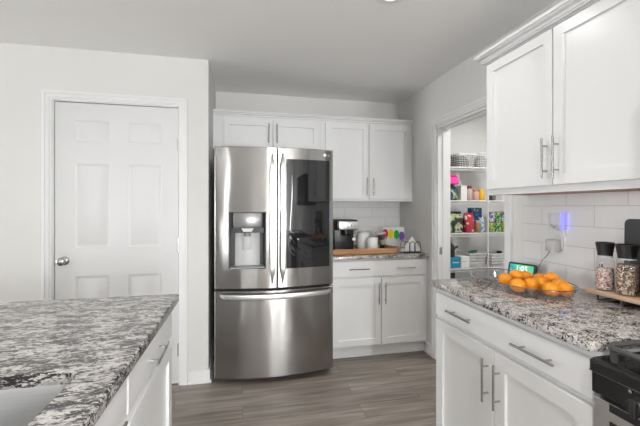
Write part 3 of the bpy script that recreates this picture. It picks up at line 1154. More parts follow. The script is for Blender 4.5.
for u0, u1, v0 in ((0.49, 0.86, 1.80), (0.115, 0.484, 1.80), (-0.59, 0.095, 1.42)):
    shaker(TU, u0, u1, v0, 2.143, rail=0.050).build('door', M['cab'], t)

# ------------------------------------------------------------------ things on the granite beside the range
def transform_children(root, loc, rz=0.0):
    root.location = loc
    root.rotation_euler = (0, 0, rz)


# clear oval tray
t = thing('serving_tray', (1.345, 1.525, 0.930), 'clear acrylic oval tray holding the oranges on the granite', 'tray')
def oval(a, b_, z, n=48, p=2.35):
    pts = []
    for k in range(n):
        q = 2 * PI * k / n
        c, s = math.cos(q), math.sin(q)
        pts.append((1.345 + a * math.copysign(abs(c) ** (2 / p), c), 1.525 + b_ * math.copysign(abs(s) ** (2 / p), s), z))
    return pts
m = MB()
A, B = 0.152, 0.265
m.loops([oval(A * 0.90, B * 0.94, 0.9302), oval(A, B, 0.936), oval(A + 0.014, B + 0.014, 0.972), oval(A + 0.020, B + 0.020, 0.975), oval(A + 0.020, B + 0.020, 0.9775), oval(A + 0.012, B + 0.012, 0.975), oval(A - 0.003, B - 0.003, 0.938), oval(A * 0.89, B * 0.93, 0.9335)], True, True)
m.build('bowl', M['clear'], t, 50)
m = MB()
m.tube(oval(A + 0.019, B + 0.019, 0.9775, 64), 0.0022, 6, True)
m.build('rim', M['rim'], t)

OR = 0.0343
spots = [(1.299, 1.551, 0.968, 'orange at the pantry end of the clear tray'),
         (1.256, 1.420, 0.970, 'orange closest to the tray front, above the middle of the wide drawer'),
         (1.325, 1.414, 0.970, 'orange in the middle of the front row in the clear tray'),
         (1.337, 1.315, 0.970, 'front orange next to the one at the range end of the tray'),
         (1.406, 1.313, 0.968, 'orange at the range end of the clear tray'),
         (1.369, 1.556, 0.984, 'raised orange covering the lower edge of the green screen, beside the pantry end one'),
         (1.438, 1.572, 0.970, 'orange directly below the clock digits, half behind the raised one'),
         (1.465, 1.505, 0.970, 'orange just past the end of the screen at the back of the tray'),
         (1.394, 1.430, 0.968, 'low orange wedged between the front row and the one past the screen'),
         (1.463, 1.439, 0.986, 'raised orange at the back of the tray towards the spice grinders'),
         (1.443, 1.374, 0.970, 'orange mostly hidden behind the two at the range end')]
proto = None
for i, (x, y, lv, lab) in enumerate(spots):
    if proto is None:
        m = MB()
        m.lathe([(OR * math.sin(PI * (k + 0.02) / 16.04) * (1 - 0.05 * (k > 12) * (k - 12) / 4), -OR * 0.96 * math.cos(PI * (k + 0.02) / 16.04) - (0.0025 if k == 16 else 0)) for k in range(17)], (0, 0, OR * 0.96), 28)
        proto = m.build('orange', M['orange'])
        MB().lathe([(0.0035, 0), (0.004, 0.002), (0.0015, 0.003)], (0, 0, OR * 1.92 - 0.004), 10).build('stem_button', M['stemgreen'], proto)
        o = proto
    else:
        o = copy_tree(proto)
    o.location = (x, y, lv - OR * 0.96)
    o.rotation_euler = (0, 0, random.uniform(0, 6))
    o.scale = (1, 1, random.uniform(0.95, 1.0))
    tag(o, lab, 'orange', 'oranges in the clear tray')

# smart display
t = thing('smart_display', (0, 0, 0), 'small smart display with a bright green clock screen behind the oranges', 'display')
W, H, ti = 0.162, 0.083, R(14)
Td = Matrix.Rotation(-ti, 4, 'X')
m = MB(Td)
m.loops([[(x, 0.008, z) for x, z in rounded(-W / 2 + .004, W / 2 - .004, .004, H - .004, .008)], [(x, 0.0, z) for x, z in rounded(-W / 2, W / 2, 0, H, .010)], [(x, -0.006, z) for x, z in rounded(-W / 2, W / 2, 0, H, .010)], [(x, -0.008, z) for x, z in rounded(-W / 2 + .002, W / 2 - .002, .002, H - .002, .009)]], True, True)
m.build('body', M['black'], t)
sm, nt, N, L, b = new_mat('clock_screen')
tc = N.new('ShaderNodeTexCoord')
nz = N.new('ShaderNodeTexNoise'); nz.inputs['Scale'].default_value = 16; nz.inputs['Detail'].default_value = 0.5
L.new(tc.outputs['Object'], nz.inputs['Vector'])
rr = ramp(N, L, nz.outputs['Fac'], [(0.32, (0.02, 0.33, 0.36)), (0.46, (0.07, 0.55, 0.38)), (0.58, (0.16, 0.62, 0.30)), (0.68, (0.60, 0.62, 0.02))])
L.new(rr.outputs[0], b.inputs['Emission Color'])
b.inputs['Emission Strength'].default_value = 1.0
b.inputs['Base Color'].default_value = (0.01, 0.01, 0.01, 1)
b.inputs['Roughness'].default_value = 0.1
scr = MB(Td).box(-W / 2 + 0.012, W / 2 - 0.014, -0.0088, -0.0079, 0.012, H - 0.011).build('screen', sm, t)
M['digit'] = plain('clock_digits', (0.85, 0.95, 1.0), 0.5, emit=1.0)
text_mesh('clock_digits', '1:05', 0.040, Td @ Matrix.Translation((0.0, -0.0092, 0.050)) @ Matrix.Rotation(R(90), 4, 'X'), M['digit'], scr, 0.0003)
m = MB()
m.loops([[(x, y, z) for x, y, z in ((-0.06, 0.006, 0.0), (0.06, 0.006, 0.0), (0.06, 0.068, 0.0), (-0.06, 0.068, 0.0))], [(-0.055, 0.020, 0.055), (0.055, 0.020, 0.055), (0.045, 0.045, 0.045), (-0.045, 0.045, 0.045)]], True, True)
m.build('speaker_base', M['black'], t)
transform_children(t, (1.552, 1.728, 0.9305), math.atan2(-0.150, 0.046))

# outlet with adapters
ox = XR - 0.009
t = thing('wall_outlet', (ox, 1.588, 1.16), 'white outlet cover plate on the white tiles above the oranges', 'outlet')
MB().box(ox - 0.006, ox, 1.545, 1.637, 1.112, 1.300, 0.002, 2).build('plate', M['whiteplastic'], t)
MB().box(ox - 0.0075, ox - 0.0058, 1.570, 1.612, 1.225, 1.285, 0.001).build('socket', M['ceramic'], t)
t = thing('night_light', (ox - 0.006, 1.55, 1.24), 'plug-in night light glowing blue at the outlet plate', 'night light')
MB().box(ox - 0.030, ox - 0.0062, 1.540, 1.575, 1.212, 1.236, 0.003, 2).build('body', M['lightgrey'], t)
M['blue'] = plain('blue_led', (0.16, 0.16, 0.95), 0.3, emit=1.6)
MB().box(ox - 0.028, ox - 0.010, 1.530, 1.5395, 1.214, 1.306, 0.002).build('diffuser', M['blue'], t)
t = thing('plug_adapter', (ox - 0.006, 1.59, 1.10), 'boxy light grey plug adapter with a cord at the outlet', 'adapter')
MB().box(ox - 0.052, ox - 0.0062, 1.556, 1.612, 1.098, 1.160, 0.004, 2).build('body', M['lightgrey'], t)
m = MB()
m.tube([(ox - 0.030, 1.575, 1.155), (ox - 0.032, 1.568, 1.185), (ox - 0.028, 1.572, 1.212), (ox - 0.024, 1.590, 1.236), (ox - 0.02, 1.608, 1.240), (ox - 0.014, 1.620, 1.225)], 0.0028, 8)
m.build('cord', M['lightgrey'], t)
m = MB()
m.tube([(ox - 0.030, 1.600, 1.100), (ox - 0.034, 1.612, 1.075), (ox - 0.030, 1.650, 1.040), (ox - 0.016, 1.685, 1.005), (ox - 0.012, 1.705, 0.970), (ox - 0.012, 1.712, 0.940), (ox - 0.014, 1.700, 0.9335), (ox - 0.012, 1.66, 0.9325)], 0.0015, 8)
tag(m.build('power_cord', M['black']), 'thin dark power cord running down from the plug adapter to the screen', 'cord')

# oak stand with the spice grinders
t = thing('countertop_stand', (1.56, 1.02, 0.930), 'low oak board on black wire legs under the spice grinders', 'stand')
MB().box(1.487, 1.632, 0.880, 1.288, 0.957, 0.9745, 0.003, 2).build('board', M['standwood'], t)
for y0 in (1.238, 0.93):
    m = MB()
    m.tube([(1.500, y0, 0.957), (1.500, y0, 0.934), (1.618, y0, 0.934), (1.618, y0, 0.957)], 0.0035, 8)
    m.build('leg', M['wire'], t)
m = MB()
m.tube([(1.500, 1.135, 0.957), (1.500, 1.135, 0.934), (1.618, 1.135, 0.934), (1.618, 1.135, 0.957)], 0.0035, 8)
m.build('leg', M['wire'], t)


def grinder(loc, label, fill, level, r=0.039, h=0.205, rot=0.0):
    t = thing('spice_grinder', (0, 0, 0), label, 'spice grinder')
    hb = h * 0.70
    MB().lathe([(r * 0.96, 0), (r, 0.004), (r * 0.99, hb * 0.6), (r * 0.92, hb * 0.93), (r * 0.84, hb)], seg=28).build('jar', M['glass'], t)
    MB().lathe([(r * 0.92, 0.005), (r * 0.93, 0.010), (r * 0.92, hb * level * 0.8), (r * 0.85, hb * level)], seg=24).build('spice', fill, t)
    MB().lathe([(r * 0.80, 0), (r * 0.78, 0.006)], (0, 0, hb), 28).build('collar', M['lightgrey'], t)
    MB().lathe([(r * 0.80, 0), (r * 0.80, 0.006), (r * 0.86, 0.020), (r * 1.0, (h - hb) * 0.8), (r * 1.02, h - hb - 0.006), (r * 0.96, h - hb - 0.005), (r * 0.8, h - hb - 0.010)], (0, 0, hb + 0.006), 28).build('cap', M['black'], t)
    m = MB()
    for i in range(4):
        for j in range(4):
            if (i * 3 + j * 5 + i * j) % 3:
                a = R(-176 + i * 6.5)
                m.T = Matrix.Rotation(a, 4, 'Z')
                m.box(r * 0.985, r * 1.002, -0.0018, 0.0018, hb * 0.66 + j * 0.0065, hb * 0.66 + j * 0.0065 + 0.0055)
    m.build('label_print', M['black'], t)
    transform_children(t, loc, rot)
    return t


grinder((1.540, 1.240, 0.9747), 'spice grinder of pink salt at the end of the oak board', M['salt'], 0.66, 0.034, 0.205)
grinder((1.540, 1.150, 0.9747), 'spice grinder of peppercorns beside the pink salt grinder', M['pepper'], 0.86, 0.038, 0.205, R(8))
grinder((1.545, 1.052, 0.9747), 'spice grinder of pink salt nearly out of frame beyond the peppercorns', M['salt'], 0.80)
t = thing('spice_jar', (1.613, 1.128, 0.9747), 'narrow amber spice jar against the slate board', 'jar')
MB().lathe([(0.014, 0), (0.015, 0.004), (0.015, 0.165), (0.012, 0.172)], (1.613, 1.128, 0.9747), 20).build('jar', M['amber'], t)
MB().lathe([(0.0125, 0), (0.0125, 0.012)], (1.613, 1.128, 1.147), 20).build('lid', M['black'], t)
# slate board leaning on the tiles
m = MB(Matrix.Translation((1.6345, 1.065, 0.9305)) @ Matrix.Rotation(R(1.0), 4, 'Y'))
m.loops([[(0.0, y, z) for y, z in rounded(-0.17, 0.17, 0, 0.352, 0.022)], [(0.010, y, z) for y, z in rounded(-0.17, 0.17, 0, 0.352, 0.022)]], True, True)
tag(m.build('cutting_board', M['slate']), 'dark slate cutting board leaning on the tiles behind the spice grinders', 'cutting board')

# ------------------------------------------------------------------ things on the back worktop
ZB = 0.906
t = thing('wooden_tray', (1.06, 3.14, ZB), 'long brown wooden tray under the coffee maker and canisters', 'tray')
m = MB()
g = lambda d, z: [(x, y, z) for x, y in rounded(0.735 + d, 1.395 - d, 2.985 + d, 3.345 - d, 0.05, 6)]
m.loops([g(0.020, ZB + 0.0002), g(0.006, ZB + 0.012), g(0, ZB + 0.052), g(0.004, ZB + 0.056), g(0.014, ZB + 0.055), g(0.020, ZB + 0.02), g(0.03, ZB + 0.012)], True, True)
m.build('tray', M['traywood'], t)
zt = ZB + 0.0125

t = thing('coffee_maker', (0, 0, 0), 'black and steel espresso machine on the wooden tray beside the refrigerator', 'coffee maker')
MB().box(-0.095, 0.095, 0.01, 0.13, 0, 0.285, 0.006, 2).build('body', M['black'], t)
hd = MB().box(-0.100, 0.100, -0.10, 0.13, 0.205, 0.300, 0.010, 2).build('head', M['black'], t)
MB().box(-0.078, 0.098, -0.106, -0.0995, 0.212, 0.284, 0.003, 2).build('fascia', M['steel_bar'], hd)
for x in (-0.03, 0.0, 0.03):
    m = MB(Matrix.Translation((x, -0.106, 0.248)) @ Matrix.Rotation(R(90), 4, 'X'))
    m.lathe([(0.009, 0), (0.009, 0.003), (0.003, 0.004)], seg=16)
    m.build('button', M['nickel'], hd)
MB().box(-0.100, 0.100, -0.11, 0.01, 0, 0.030, 0.004, 2).build('drip_tray', M['black'], t)
MB().box(-0.090, 0.090, -0.105, 0.005, 0.0302, 0.034, 0.001).build('drip_grid', M['nickel'], t)
MB().lathe([(0.032, 0), (0.032, 0.028)], (0.0, -0.045, 0.176), 24).build('brew_head', M['black'], t)
m = MB()
m.lathe([(0.030, 0.0), (0.034, 0.006), (0.034, 0.020)], (0.0, -0.045, 0.155), 24)
m.tube([(0.005, -0.078, 0.166), (0.020, -0.11, 0.163), (0.030, -0.14, 0.160)], [0.008, 0.010, 0.011], 12)
m.build('portafilter', M['black'], t)
m = MB()
m.tube([(0.085, -0.05, 0.205), (0.088, -0.055, 0.15), (0.080, -0.06, 0.085)], 0.004, 8)
m.build('steam_wand', M['nickel'], t)
MB().ball((0.055, -0.118, 0.125), 0.017).build('steam_knob', M['ceramic'], t)
MB().tube([(0.055, -0.101, 0.205), (0.055, -0.116, 0.19), (0.055, -0.118, 0.14)], 0.004, 8).build('steam_pipe', M['nickel'], t)
transform_children(t, (0.925, 3.172, zt), 0)


def canister(loc, r, h, label, lidmat):
    t = thing('canister', (0, 0, 0), label, 'canister')
    MB().lathe([(r * 0.95, 0), (r, 0.005), (r, h - 0.012), (r * 0.96, h - 0.004)], seg=32).build('body', M['ceramic'], t)
    MB().lathe([(r * 0.97, 0), (r * 0.98, 0.004), (r * 0.98, 0.010), (r * 0.9, 0.013), (0.004, 0.014)], (0, 0, h - 0.004), 32).build('lid', lidmat, t)
    transform_children(t, loc)


canister((1.130, 3.235, zt), 0.062, 0.170, 'taller white canister beside the espresso machine', M['lightgrey'])
canister((1.172, 3.100, zt), 0.052, 0.125, 'short white canister in front of the taller white one', M['ceramic'])
t = thing('pod_jar', (1.305, 3.235, zt), 'clear jar of dark coffee pods beside the white canisters', 'jar')
MB().lathe([(0.055, 0), (0.057, 0.004), (0.057, 0.150), (0.052, 0.158)], (1.305, 3.235, zt), 28).build('jar', M['glass'], t)
MB().lathe([(0.054, 0), (0.056, 0.004), (0.054, 0.014), (0.01, 0.016)], (1.305, 3.235, zt + 0.158), 28).build('lid', M['lightgrey'], t)
pm = [M['black'], plain('pod_cream', (0.62, 0.50, 0.36), 0.4), plain('pod_green', (0.12, 0.16, 0.09), 0.4)]
k = 0
for lv in range(3):
    for q in range(3):
        a = 2.1 * q + 0.7 * lv - 1.2
        px_, py_ = 1.305 + 0.027 * math.cos(a), 3.235 + 0.027 * math.sin(a)
        pod = MB().lathe([(0.018, 0), (0.0225, 0.040), (0.025, 0.041), (0.025, 0.044)], (px_, py_, zt + 0.006 + 0.046 * lv), 16).build('coffee_pod', pm[(k * 2 + lv) % 3])
        tag(pod, 'coffee pod inside the clear jar on the wooden tray', 'coffee pod', 'coffee pods in the jar')
        k += 1
m = MB()
m.tube([(1.330, 3.045, ZB + 0.066), (1.40, 3.04, ZB + 0.060), (1.47, 3.035, ZB + 0.050)], [0.006, 0.0065, 0.006], 10)
m.lathe([(0.004, -0.010), (0.022, -0.006), (0.026, 0.004), (0.022, 0.004), (0.010, -0.002)], (1.318, 3.046, ZB + 0.068), 18)
tag(m.build('wooden_scoop', M['rawwood']), 'small brown wooden scoop lying over the end of the tray', 'scoop')

# card with four coloured ice lollies, leaning in the corner
yc = 3.40
t = thing('greeting_card', (1.53, yc, ZB), 'white card printed with red, yellow, green and purple hand shapes in the corner', 'card')
Tc = Matrix.Translation((1.528, yc, ZB + 0.0005)) @ Matrix.Rotation(R(-7), 4, 'X')
MB(Tc).box(-0.122, 0.122, 0, 0.003, 0, 0.222).build('sheet', M['paper'], t)
for (x, z, c, nm) in ((-0.092, 0.168, (0.55, 0.01, 0.05), 'red_print'), (-0.030, 0.164, (0.85, 0.70, 0.01), 'yellow_print'), (0.032, 0.156, (0.02, 0.42, 0.06), 'green_print'), (0.090, 0.140, (0.25, 0.10, 0.50), 'purple_print')):
    m = MB(Tc @ Matrix.Translation((x, -0.0006, z)) @ Matrix.Scale(1.12, 4))
    pts = [(0.026 * math.cos(a), 0.030 * math.sin(a)) for a in [PI * k / 10 for k in range(11)]] + [(-0.027, -0.03), (-0.020, -0.065), (-0.012, -0.035), (-0.004, -0.075), (0.004, -0.04), (0.012, -0.07), (0.018, -0.03), (0.026, -0.045)]
    m.loops([[(a, 0.0005, b_) for a, b_ in pts], [(a, 0, b_) for a, b_ in pts]], True, True)
    m.build(nm, plain(nm, c, 0.6), t)
# napkin holder
t = thing('napkin_holder', (1.548, 3.085, ZB), 'black wire napkin holder standing on the granite in the corner', 'napkin holder')
for y in (3.045, 3.125):
    m = MB()
    for x in (1.495, 1.548, 1.601):
        m.tube([(x - 0.030, y, ZB + 0.012)] + [(x - 0.030 * math.cos(a), y, ZB + 0.060 + 0.045 * math.sin(a)) for a in [PI * k / 8 for k in range(9)]] + [(x + 0.030, y, ZB + 0.012)], 0.0026, 6)
    m.build('wire_loops', M['wire'], t)
MB().box(1.468, 1.628, 3.030, 3.140, ZB + 0.0005, ZB + 0.012, 0.003).build('base', M['black'], t)
for k in range(5):
    y = 3.058 + 0.011 * k
    m = MB(Matrix.Translation((1.546, y, ZB + 0.013)))
    m.loops([[(-0.104, 0, 0), (0.104, 0, 0), (0.010 + 0.004 * k, 0, 0.135)], [(-0.104, 0.006, 0), (0.104, 0.006, 0), (0.010 + 0.004 * k, 0.006, 0.135)]], True, True)
    tag(m.build('paper_napkin', M['paper']), 'white paper napkin folded to a point in the black wire holder', 'napkin', 'napkins in the wire holder')

# ------------------------------------------------------------------ pantry shelves
SY, SB = 3.200, YB - 0.013
SX0_, SX1_ = 1.80, 3.06
SZ = {'top': 1.742, 'eye': 1.402, 'mid': 1.070, 'low': 0.712}
first = None
names = {'top': 'white wire pantry shelf under the two wire bins', 'eye': 'white wire pantry shelf under the pink bag',
         'mid': 'white wire pantry shelf under the tins and the red bag', 'low': 'white wire pantry shelf under the teal box'}
for key, z in SZ.items():
    if first is None:
        t = thing('wire_shelf', (2.43, 3.38, z), names[key], 'shelf', 'white wire pantry shelves')
        m = MB()
        n = 50
        for k in range(n + 1):
            x = SX0_ + (SX1_ - SX0_) * k / n
            m.tube([(x, SY, z - 0.003), (x, SB, z - 0.003)], 0.0016, 5)
        for y in (SY + 0.10, SY + 0.22, SB - 0.01):
            m.tube([(SX0_, y, z - 0.006), (SX1_, y, z - 0.006)], 0.0028, 6)
        m.build('deck', M['whitewire'], t)
        m = MB()
        m.box(SX0_, SX1_, SY - 0.007, SY - 0.001, z - 0.012, z - 0.001, 0.002)
        m.box(SX0_, SX1_, SY - 0.006, SY - 0.002, z - 0.036, z - 0.030, 0.001)
        for k in range(n + 1):
            x = SX0_ + (SX1_ - SX0_) * k / n
            m.tube([(x, SY - 0.004, z - 0.032), (x, SY - 0.004, z - 0.008)], 0.0016, 5)
        m.build('front_lip', M['whitewire'], t)
        first = t
    else:
        t = copy_tree(first)
        t.location.z = z
        tag(t, names[key])
m = MB()
m.cyl((2.462, SY - 0.016, 0), (2.462, SY - 0.016, 1.76), 0.0075, 14)
tag(m.build('shelf_pole', M['whitewire']), 'thin white upright pole in front of the pantry shelves', 'pole')


def grid_bin(loc, w, d, h, rz, label, nx, nz, mat, group=None, solid=False):
    """open-topped bin: slatted walls, closed floor, a thick rim and a grip hole"""
    t = thing('storage_bin', (0, 0, 0), label, 'bin', group)
    m = MB()
    k = 0.86
    def P(u, v, z):
        f = k + (1 - k) * z / h
        return (u * w / 2 * f, v * d / 2 * f, z)
    m.loops([[P(-1, -1, 0), P(1, -1, 0), P(1, 1, 0), P(-1, 1, 0)], [P(-1, -1, 0.006), P(1, -1, 0.006), P(1, 1, 0.006), P(-1, 1, 0.006)]], True, True)
    for (a, b_) in (((-1, -1), (1, -1)), ((1, -1), (1, 1)), ((1, 1), (-1, 1)), ((-1, 1), (-1, -1))):
        for i in range(nx + 1):
            f = i / nx
            u, v = a[0] + (b_[0] - a[0]) * f, a[1] + (b_[1] - a[1]) * f
            m.tube([P(u, v, 0.003), P(u, v, h)], 0.003 if solid else 0.0016, 5)
        for j in range(1, nz):
            z = h * j / nz
            m.tube([P(a[0], a[1], z), P(b_[0], b_[1], z)], 0.0045 if solid else 0.0016, 5)
    m.build('basket', mat, t)
    m = MB()
    m.tube([P(-1, -1, h), P(1, -1, h), P(1, 1, h), P(-1, 1, h)], 0.006, 8, True)
    m.build('rim', M['whitewire'], t)
    transform_children(t, loc, rz)
    return t


def parcel(name, label, cat, x0, x1, y0, y1, z, h, mat, top=0.35, group=None, seal=None):
    """a filled paper or foil bag: flat foot, swollen belly, pinched top seam"""
    t = thing(name, ((x0 + x1) / 2, (y0 + y1) / 2, z), label, cat, group)
    cx, cy, w, d = (x0 + x1) / 2, (y0 + y1) / 2, (x1 - x0) / 2, (y1 - y0) / 2
    m = MB()
    lp = []
    for f, sw, sd in ((0, 0.90, 0.86), (0.03, 0.97, 0.97), (0.35, 1.0, 1.0), (0.65, 0.98, 0.85), (0.84, 0.96, 0.45), (0.90, 0.95, 0.12)):
        lp.append([(cx + w * sw * math.copysign(abs(math.cos(q)) ** 0.55, math.cos(q)), cy + d * sd * math.copysign(abs(math.sin(q)) ** 0.7, math.sin(q)), z + h * f) for q in [2 * PI * k / 24 for k in range(24)]])
    m.loops(lp, True, True)
    m.build('pouch', mat, t)
    m = MB()
    m.box(cx - w * 0.95, cx + w * 0.95, cy - 0.004, cy + 0.004, z + h * 0.90, z + h, 0.0015)
    m.build('seal', seal or mat, t)
    return t


def carton(name, label, cat, x0, x1, y0, y1, z, h, mat, group=None, rz=0):
    o = MB().box(x0, x1, y0, y1, z, z + h, 0.0015).build(name, mat)
    return tag(o, label, cat, group)


def tin(x, y, z, r, h, mat, label, group=None):
    t = thing('food_tin', (x, y, z), label, 'tin', group)
    MB().lathe([(r * 0.97, 0.0), (r, 0.002), (r, 0.004), (r * 0.965, 0.006), (r * 0.965, h - 0.006), (r, h - 0.004), (r, h - 0.002), (r * 0.95, h), (r * 0.93, h - 0.003)], (x, y, z), 28).build('can', M['nickel'], t)
    MB().lathe([(r * 0.978, 0.008), (r * 0.978, h - 0.008)], (x, y, z), 28, False, False).build('paper_label', mat, t)
    return t


def jar(x, y, z, r, h, body, lid, label, cat='jar', name='food_jar'):
    t = thing(name, (x, y, z), label, cat)
    MB().lathe([(r * 0.94, 0), (r, 0.004), (r, h * 0.68), (r * 0.8, h * 0.78), (r * 0.76, h * 0.80)], (x, y, z), 24).build('body', body, t)
    MB().lathe([(r * 0.84, 0), (r * 0.86, 0.003), (r * 0.86, h * 0.18), (r * 0.7, h * 0.2)], (x, y, z + h * 0.80), 24).build('lid', lid, t)
    return t


pc = lambda n, c, r=0.4: plain(n, c, r, var=0.08)
E_ = 0.0006
z = SZ['top'] + E_
grid_bin((2.235, 3.375, z), 0.215, 0.30, 0.135, R(8), 'white wire bin over the pink bag on the top pantry shelf', 9, 6, M['whitewire'])
parcel('lunch_bag', 'dark grey cloth bag inside the wire bin over the pink bag', 'bag', 2.150, 2.320, 3.255, 3.49, z + 0.008, 0.135, pc('charcoal_cloth', (0.09, 0.09, 0.092), 0.8))
grid_bin((2.480, 3.375, z), 0.205, 0.30, 0.150, R(8), 'white wire bin on the top pantry shelf beside the cabinet edge', 9, 6, M['whitewire'])
parcel('lunch_bag', 'pale grey cloth bag inside the wire bin at the cabinet edge', 'bag', 2.400, 2.560, 3.255, 3.49, z + 0.008, 0.135, pc('grey_cloth', (0.33, 0.34, 0.35), 0.8))
carton('baking_sheet', 'flat dark baking sheet lying on the top pantry shelf', 'baking sheet', 1.90, 2.115, 3.22, 3.42, z, 0.022, M['darksteel'])

z = SZ['eye'] + E_
navy = print_mat('navy_bag_print', [(0.01, 0.02, 0.05), (0.02, 0.07, 0.13), (0.01, 0.015, 0.03), (0.10, 0.22, 0.28), (0.45, 0.48, 0.10)], 16)
parcel('chip_bag', 'navy blue printed snack bag under the pink bag', 'bag', 1.985, 2.165, 3.22, 3.40, z, 0.165, navy)
o = parcel('folded_bag', 'bright pink glossy bag lying on the navy snack bag', 'bag', 2.00, 2.18, 3.22, 3.38, z + 0.166, 0.098, pc('pink_plastic', (0.85, 0.05, 0.33), 0.25))
carton('cracker_box', 'plain white food box beside the navy snack bag', 'box', 2.180, 2.248, 3.225, 3.38, z, 0.148, pc('white_card', (0.76, 0.74, 0.72)))
jar(2.292, 3.260, z, 0.036, 0.150, pc('mixed_nuts', (0.52, 0.42, 0.36)), pc('maroon_lid', (0.22, 0.03, 0.04)), 'jar with a maroon lid next to the white food box')
jar(2.368, 3.255, z, 0.034, 0.115, pc('rose_label', (0.60, 0.36, 0.34)), pc('rose_lid', (0.62, 0.20, 0.20)), 'jar with a rose red lid by the yellow bottle')
jar(2.330, 3.330, z, 0.030, 0.120, pc('blue_grey_label', (0.40, 0.44, 0.50)), pc('grey_lid', (0.50, 0.48, 0.46)), 'grey jar half hidden between the maroon and rose lids')
jar(2.437, 3.255, z, 0.031, 0.120, pc('mustard', (0.78, 0.45, 0.03)), pc('yellow_cap', (0.85, 0.55, 0.05)), 'yellow mustard bottle beside the white shelf pole', 'bottle', 'sauce_bottle')
jar(2.545, 3.265, z, 0.026, 0.080, pc('black_jar', (0.04, 0.04, 0.04)), pc('black_lid', (0.03, 0.03, 0.03)), 'small black jar just past the white shelf pole')
carton('tea_box', 'low grey box under the corner of the white wall cabinet', 'box', 2.585, 2.655, 3.22, 3.34, z, 0.062, pc('grey_card', (0.45, 0.44, 0.45)))
carton('tea_box', 'low pale box at the pantry door frame under the cabinet', 'box', 2.660, 2.760, 3.22, 3.34, z, 0.066, pc('pale_card', (0.62, 0.60, 0.60)))

z = SZ['mid'] + E_
blk = print_mat('black_bag_print', [(0.012, 0.014, 0.014), (0.02, 0.022, 0.02), (0.30, 0.36, 0.16), (0.50, 0.50, 0.36), (0.02, 0.02, 0.02)], 13)
parcel('pet_food_bag', 'large black foil bag with a green print on the pantry shelf', 'bag', 1.995, 2.224, 3.215, 3.36, z, 0.218, blk, seal=M['black'])
red = print_mat('red_bag_print', [(0.38, 0.02, 0.04), (0.46, 0.03, 0.05), (0.42, 0.025, 0.045), (0.75, 0.55, 0.52)], 20)
parcel('coffee_bag', 'red foil coffee bag beside the large black bag', 'bag', 2.236, 2.342, 3.215, 3.31, z, 0.203, red, seal=pc('red_foil', (0.42, 0.03, 0.05)))
jar(2.118, 3.44, z, 0.035, 0.315, pc('pale_bottle', (0.75, 0.74, 0.72)), pc('pale_cap', (0.8, 0.8, 0.79)), 'tall pale bottle standing behind the large black bag', 'bottle', 'sauce_bottle')
jar(2.388, 3.245, z, 0.030, 0.125, pc('brown_jar', (0.34, 0.20, 0.12)), pc('tan_lid', (0.55, 0.43, 0.30)), 'brown jar next to the red coffee bag')
carton('cereal_box', 'deep blue box behind the slim blue tin at the pole', 'box', 2.375, 2.500, 3.33, 3.40, z, 0.255, print_mat('blue_box_print', [(0.02, 0.07, 0.22), (0.03, 0.12, 0.36), (0.02, 0.05, 0.15), (0.30, 0.34, 0.20)], 22))
tin(2.434, 3.246, z, 0.026, 0.155, print_mat('sky_label', [(0.10, 0.34, 0.62), (0.62, 0.72, 0.80), (0.08, 0.28, 0.55)], 30), 'slim light blue tin beside the shelf pole')
labs = [print_mat('bean_label', [(0.45, 0.40, 0.08), (0.05, 0.24, 0.09), (0.62, 0.55, 0.08), (0.10, 0.32, 0.12)], 26),
        print_mat('blue_white_label', [(0.05, 0.12, 0.34), (0.62, 0.66, 0.72), (0.38, 0.20, 0.10), (0.08, 0.20, 0.42)], 24),
        print_mat('green_label', [(0.02, 0.14, 0.06), (0.04, 0.30, 0.12), (0.55, 0.52, 0.16), (0.02, 0.10, 0.05)], 26),
        print_mat('teal_label', [(0.05, 0.26, 0.36), (0.58, 0.66, 0.70), (0.30, 0.16, 0.09), (0.06, 0.18, 0.30)], 26)]
for i, (x, lo, hi, l0, l1) in enumerate(((2.545, 0, 1, 'yellow and green tin at the bottom beside the shelf pole', 'blue and white tin on top of the tin beside the shelf pole'),
                                        (2.622, 2, 2, 'green tin at the bottom of the middle stack', 'green tin on top of the middle stack'),
                                        (2.699, 0, 3, 'yellow and green tin at the bottom by the pantry door frame', 'teal and white tin on top by the pantry door frame'))):
    tin(x, 3.246, z, 0.0365, 0.107, labs[lo], l0, 'food tins stacked by twos')
    tin(x, 3.246, z + 0.1075, 0.0365, 0.107, labs[hi], l1, 'food tins stacked by twos')

z = SZ['low'] + E_
t = thing('shipping_box', (2.075, 3.28, z), 'teal blue box with a white line of print on the low pantry shelf', 'box')
MB().box(1.985, 2.168, 3.225, 3.36, z, z + 0.108, 0.0015).build('carton', pc('teal_card', (0.015, 0.26, 0.42)), t)
m = MB()
for k in range(9):
    m.box(2.085 + k * 0.008, 2.0905 + k * 0.008, 3.2240, 3.2252, z + 0.050, z + 0.050 + (0.010 if k % 3 else 0.014))
m.build('print', M['paper'], t)
t = thing('water_jug', (0, 0, 0), 'black pouring jug with a spout on the teal blue box', 'jug')
MB().lathe([(0.050, 0), (0.054, 0.01), (0.058, 0.09), (0.048, 0.12), (0.022, 0.145), (0.020, 0.175)], seg=26).build('body', M['black'], t)
m = MB(); m.tube([(0.050, 0, 0.080), (0.080, 0, 0.098), (0.098, 0, 0.102)], [0.016, 0.013, 0.010], 10); m.build('spout', M['black'], t)
MB().lathe([(0.024, 0), (0.024, 0.026), (0.015, 0.032)], (0, 0, 0.175), 20).build('cap', pc('teal_cap', (0.03, 0.28, 0.36)), t)
transform_children(t, (2.085, 3.290, z + 0.1085))
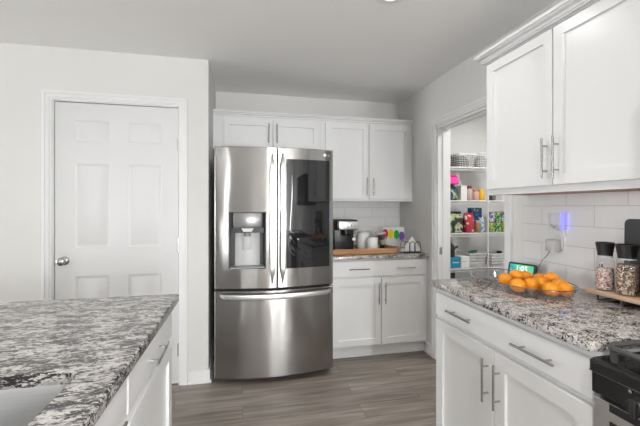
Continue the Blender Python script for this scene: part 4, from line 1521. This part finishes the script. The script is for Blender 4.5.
t = thing('shoe_box', (2.22, 3.28, z), 'small white carton with grey print beside the teal box', 'box')
MB().box(2.176, 2.272, 3.215, 3.36, z, z + 0.112, 0.0015).build('carton', M['paper'], t)
MB().box(2.185, 2.235, 3.2138, 3.2152, z + 0.062, z + 0.066).build('print', M['greyplastic'], t)
t = thing('paper_towel_roll', (2.205, 3.455, z), 'white paper towel roll behind the white carton', 'paper towel')
m = MB(); m.lathe([(0.058, 0), (0.060, 0.003), (0.060, 0.260), (0.058, 0.263), (0.020, 0.263), (0.020, 0.240)], (2.205, 3.455, z), 28); m.build('roll', M['paper'], t)
grid_bin((2.415, 3.390, z), 0.180, 0.26, 0.130, R(-5), 'white slatted plastic basket with a green lid in it, behind the pole', 12, 4, M['whiteplastic'], None, True)
m = MB(Matrix.Translation((2.415, 3.36, z + 0.137)) @ Matrix.Rotation(R(-14), 4, 'Y'))
m.lathe([(0.045, 0), (0.048, 0.004), (0.046, 0.012), (0.01, 0.013)], seg=22)
o = m.build('container_lid', pc('green_plastic', (0.02, 0.20, 0.10)))
tag(o, 'dark green lid lying on top of the slatted basket', 'lid')
grid_bin((2.645, 3.345, z), 0.222, 0.23, 0.125, R(3), 'white slatted plastic basket past the pole, full of dark cloth', 14, 4, M['whiteplastic'], None, True)
parcel('folded_cloth', 'grey cloth heaped in the slatted basket past the pole', 'cloth', 2.565, 2.72, 3.265, 3.40, z + 0.008, 0.135, pc('grey_rag', (0.40, 0.40, 0.40), 0.9))
o = MB().ball((2.690, 3.300, z + 0.140), 0.030, 0.5, 16, 10).build('rolled_sock', pc('black_cloth', (0.03, 0.03, 0.03), 0.9))
tag(o, 'black rolled cloth on top of the basket at the pantry door frame', 'cloth')
t = parcel('paper_bag', 'dark brown paper bag on the pantry floor under the teal box', 'bag', 1.97, 2.19, 3.23, 3.45, 0.0005, 0.655, pc('dark_brown_paper', (0.075, 0.055, 0.045), 0.8))
carton('storage_box', 'white lidded box on the pantry floor beside the brown bag', 'box', 2.24, 2.72, 3.23, 3.50, 0.0005, 0.50, M['whiteplastic'])
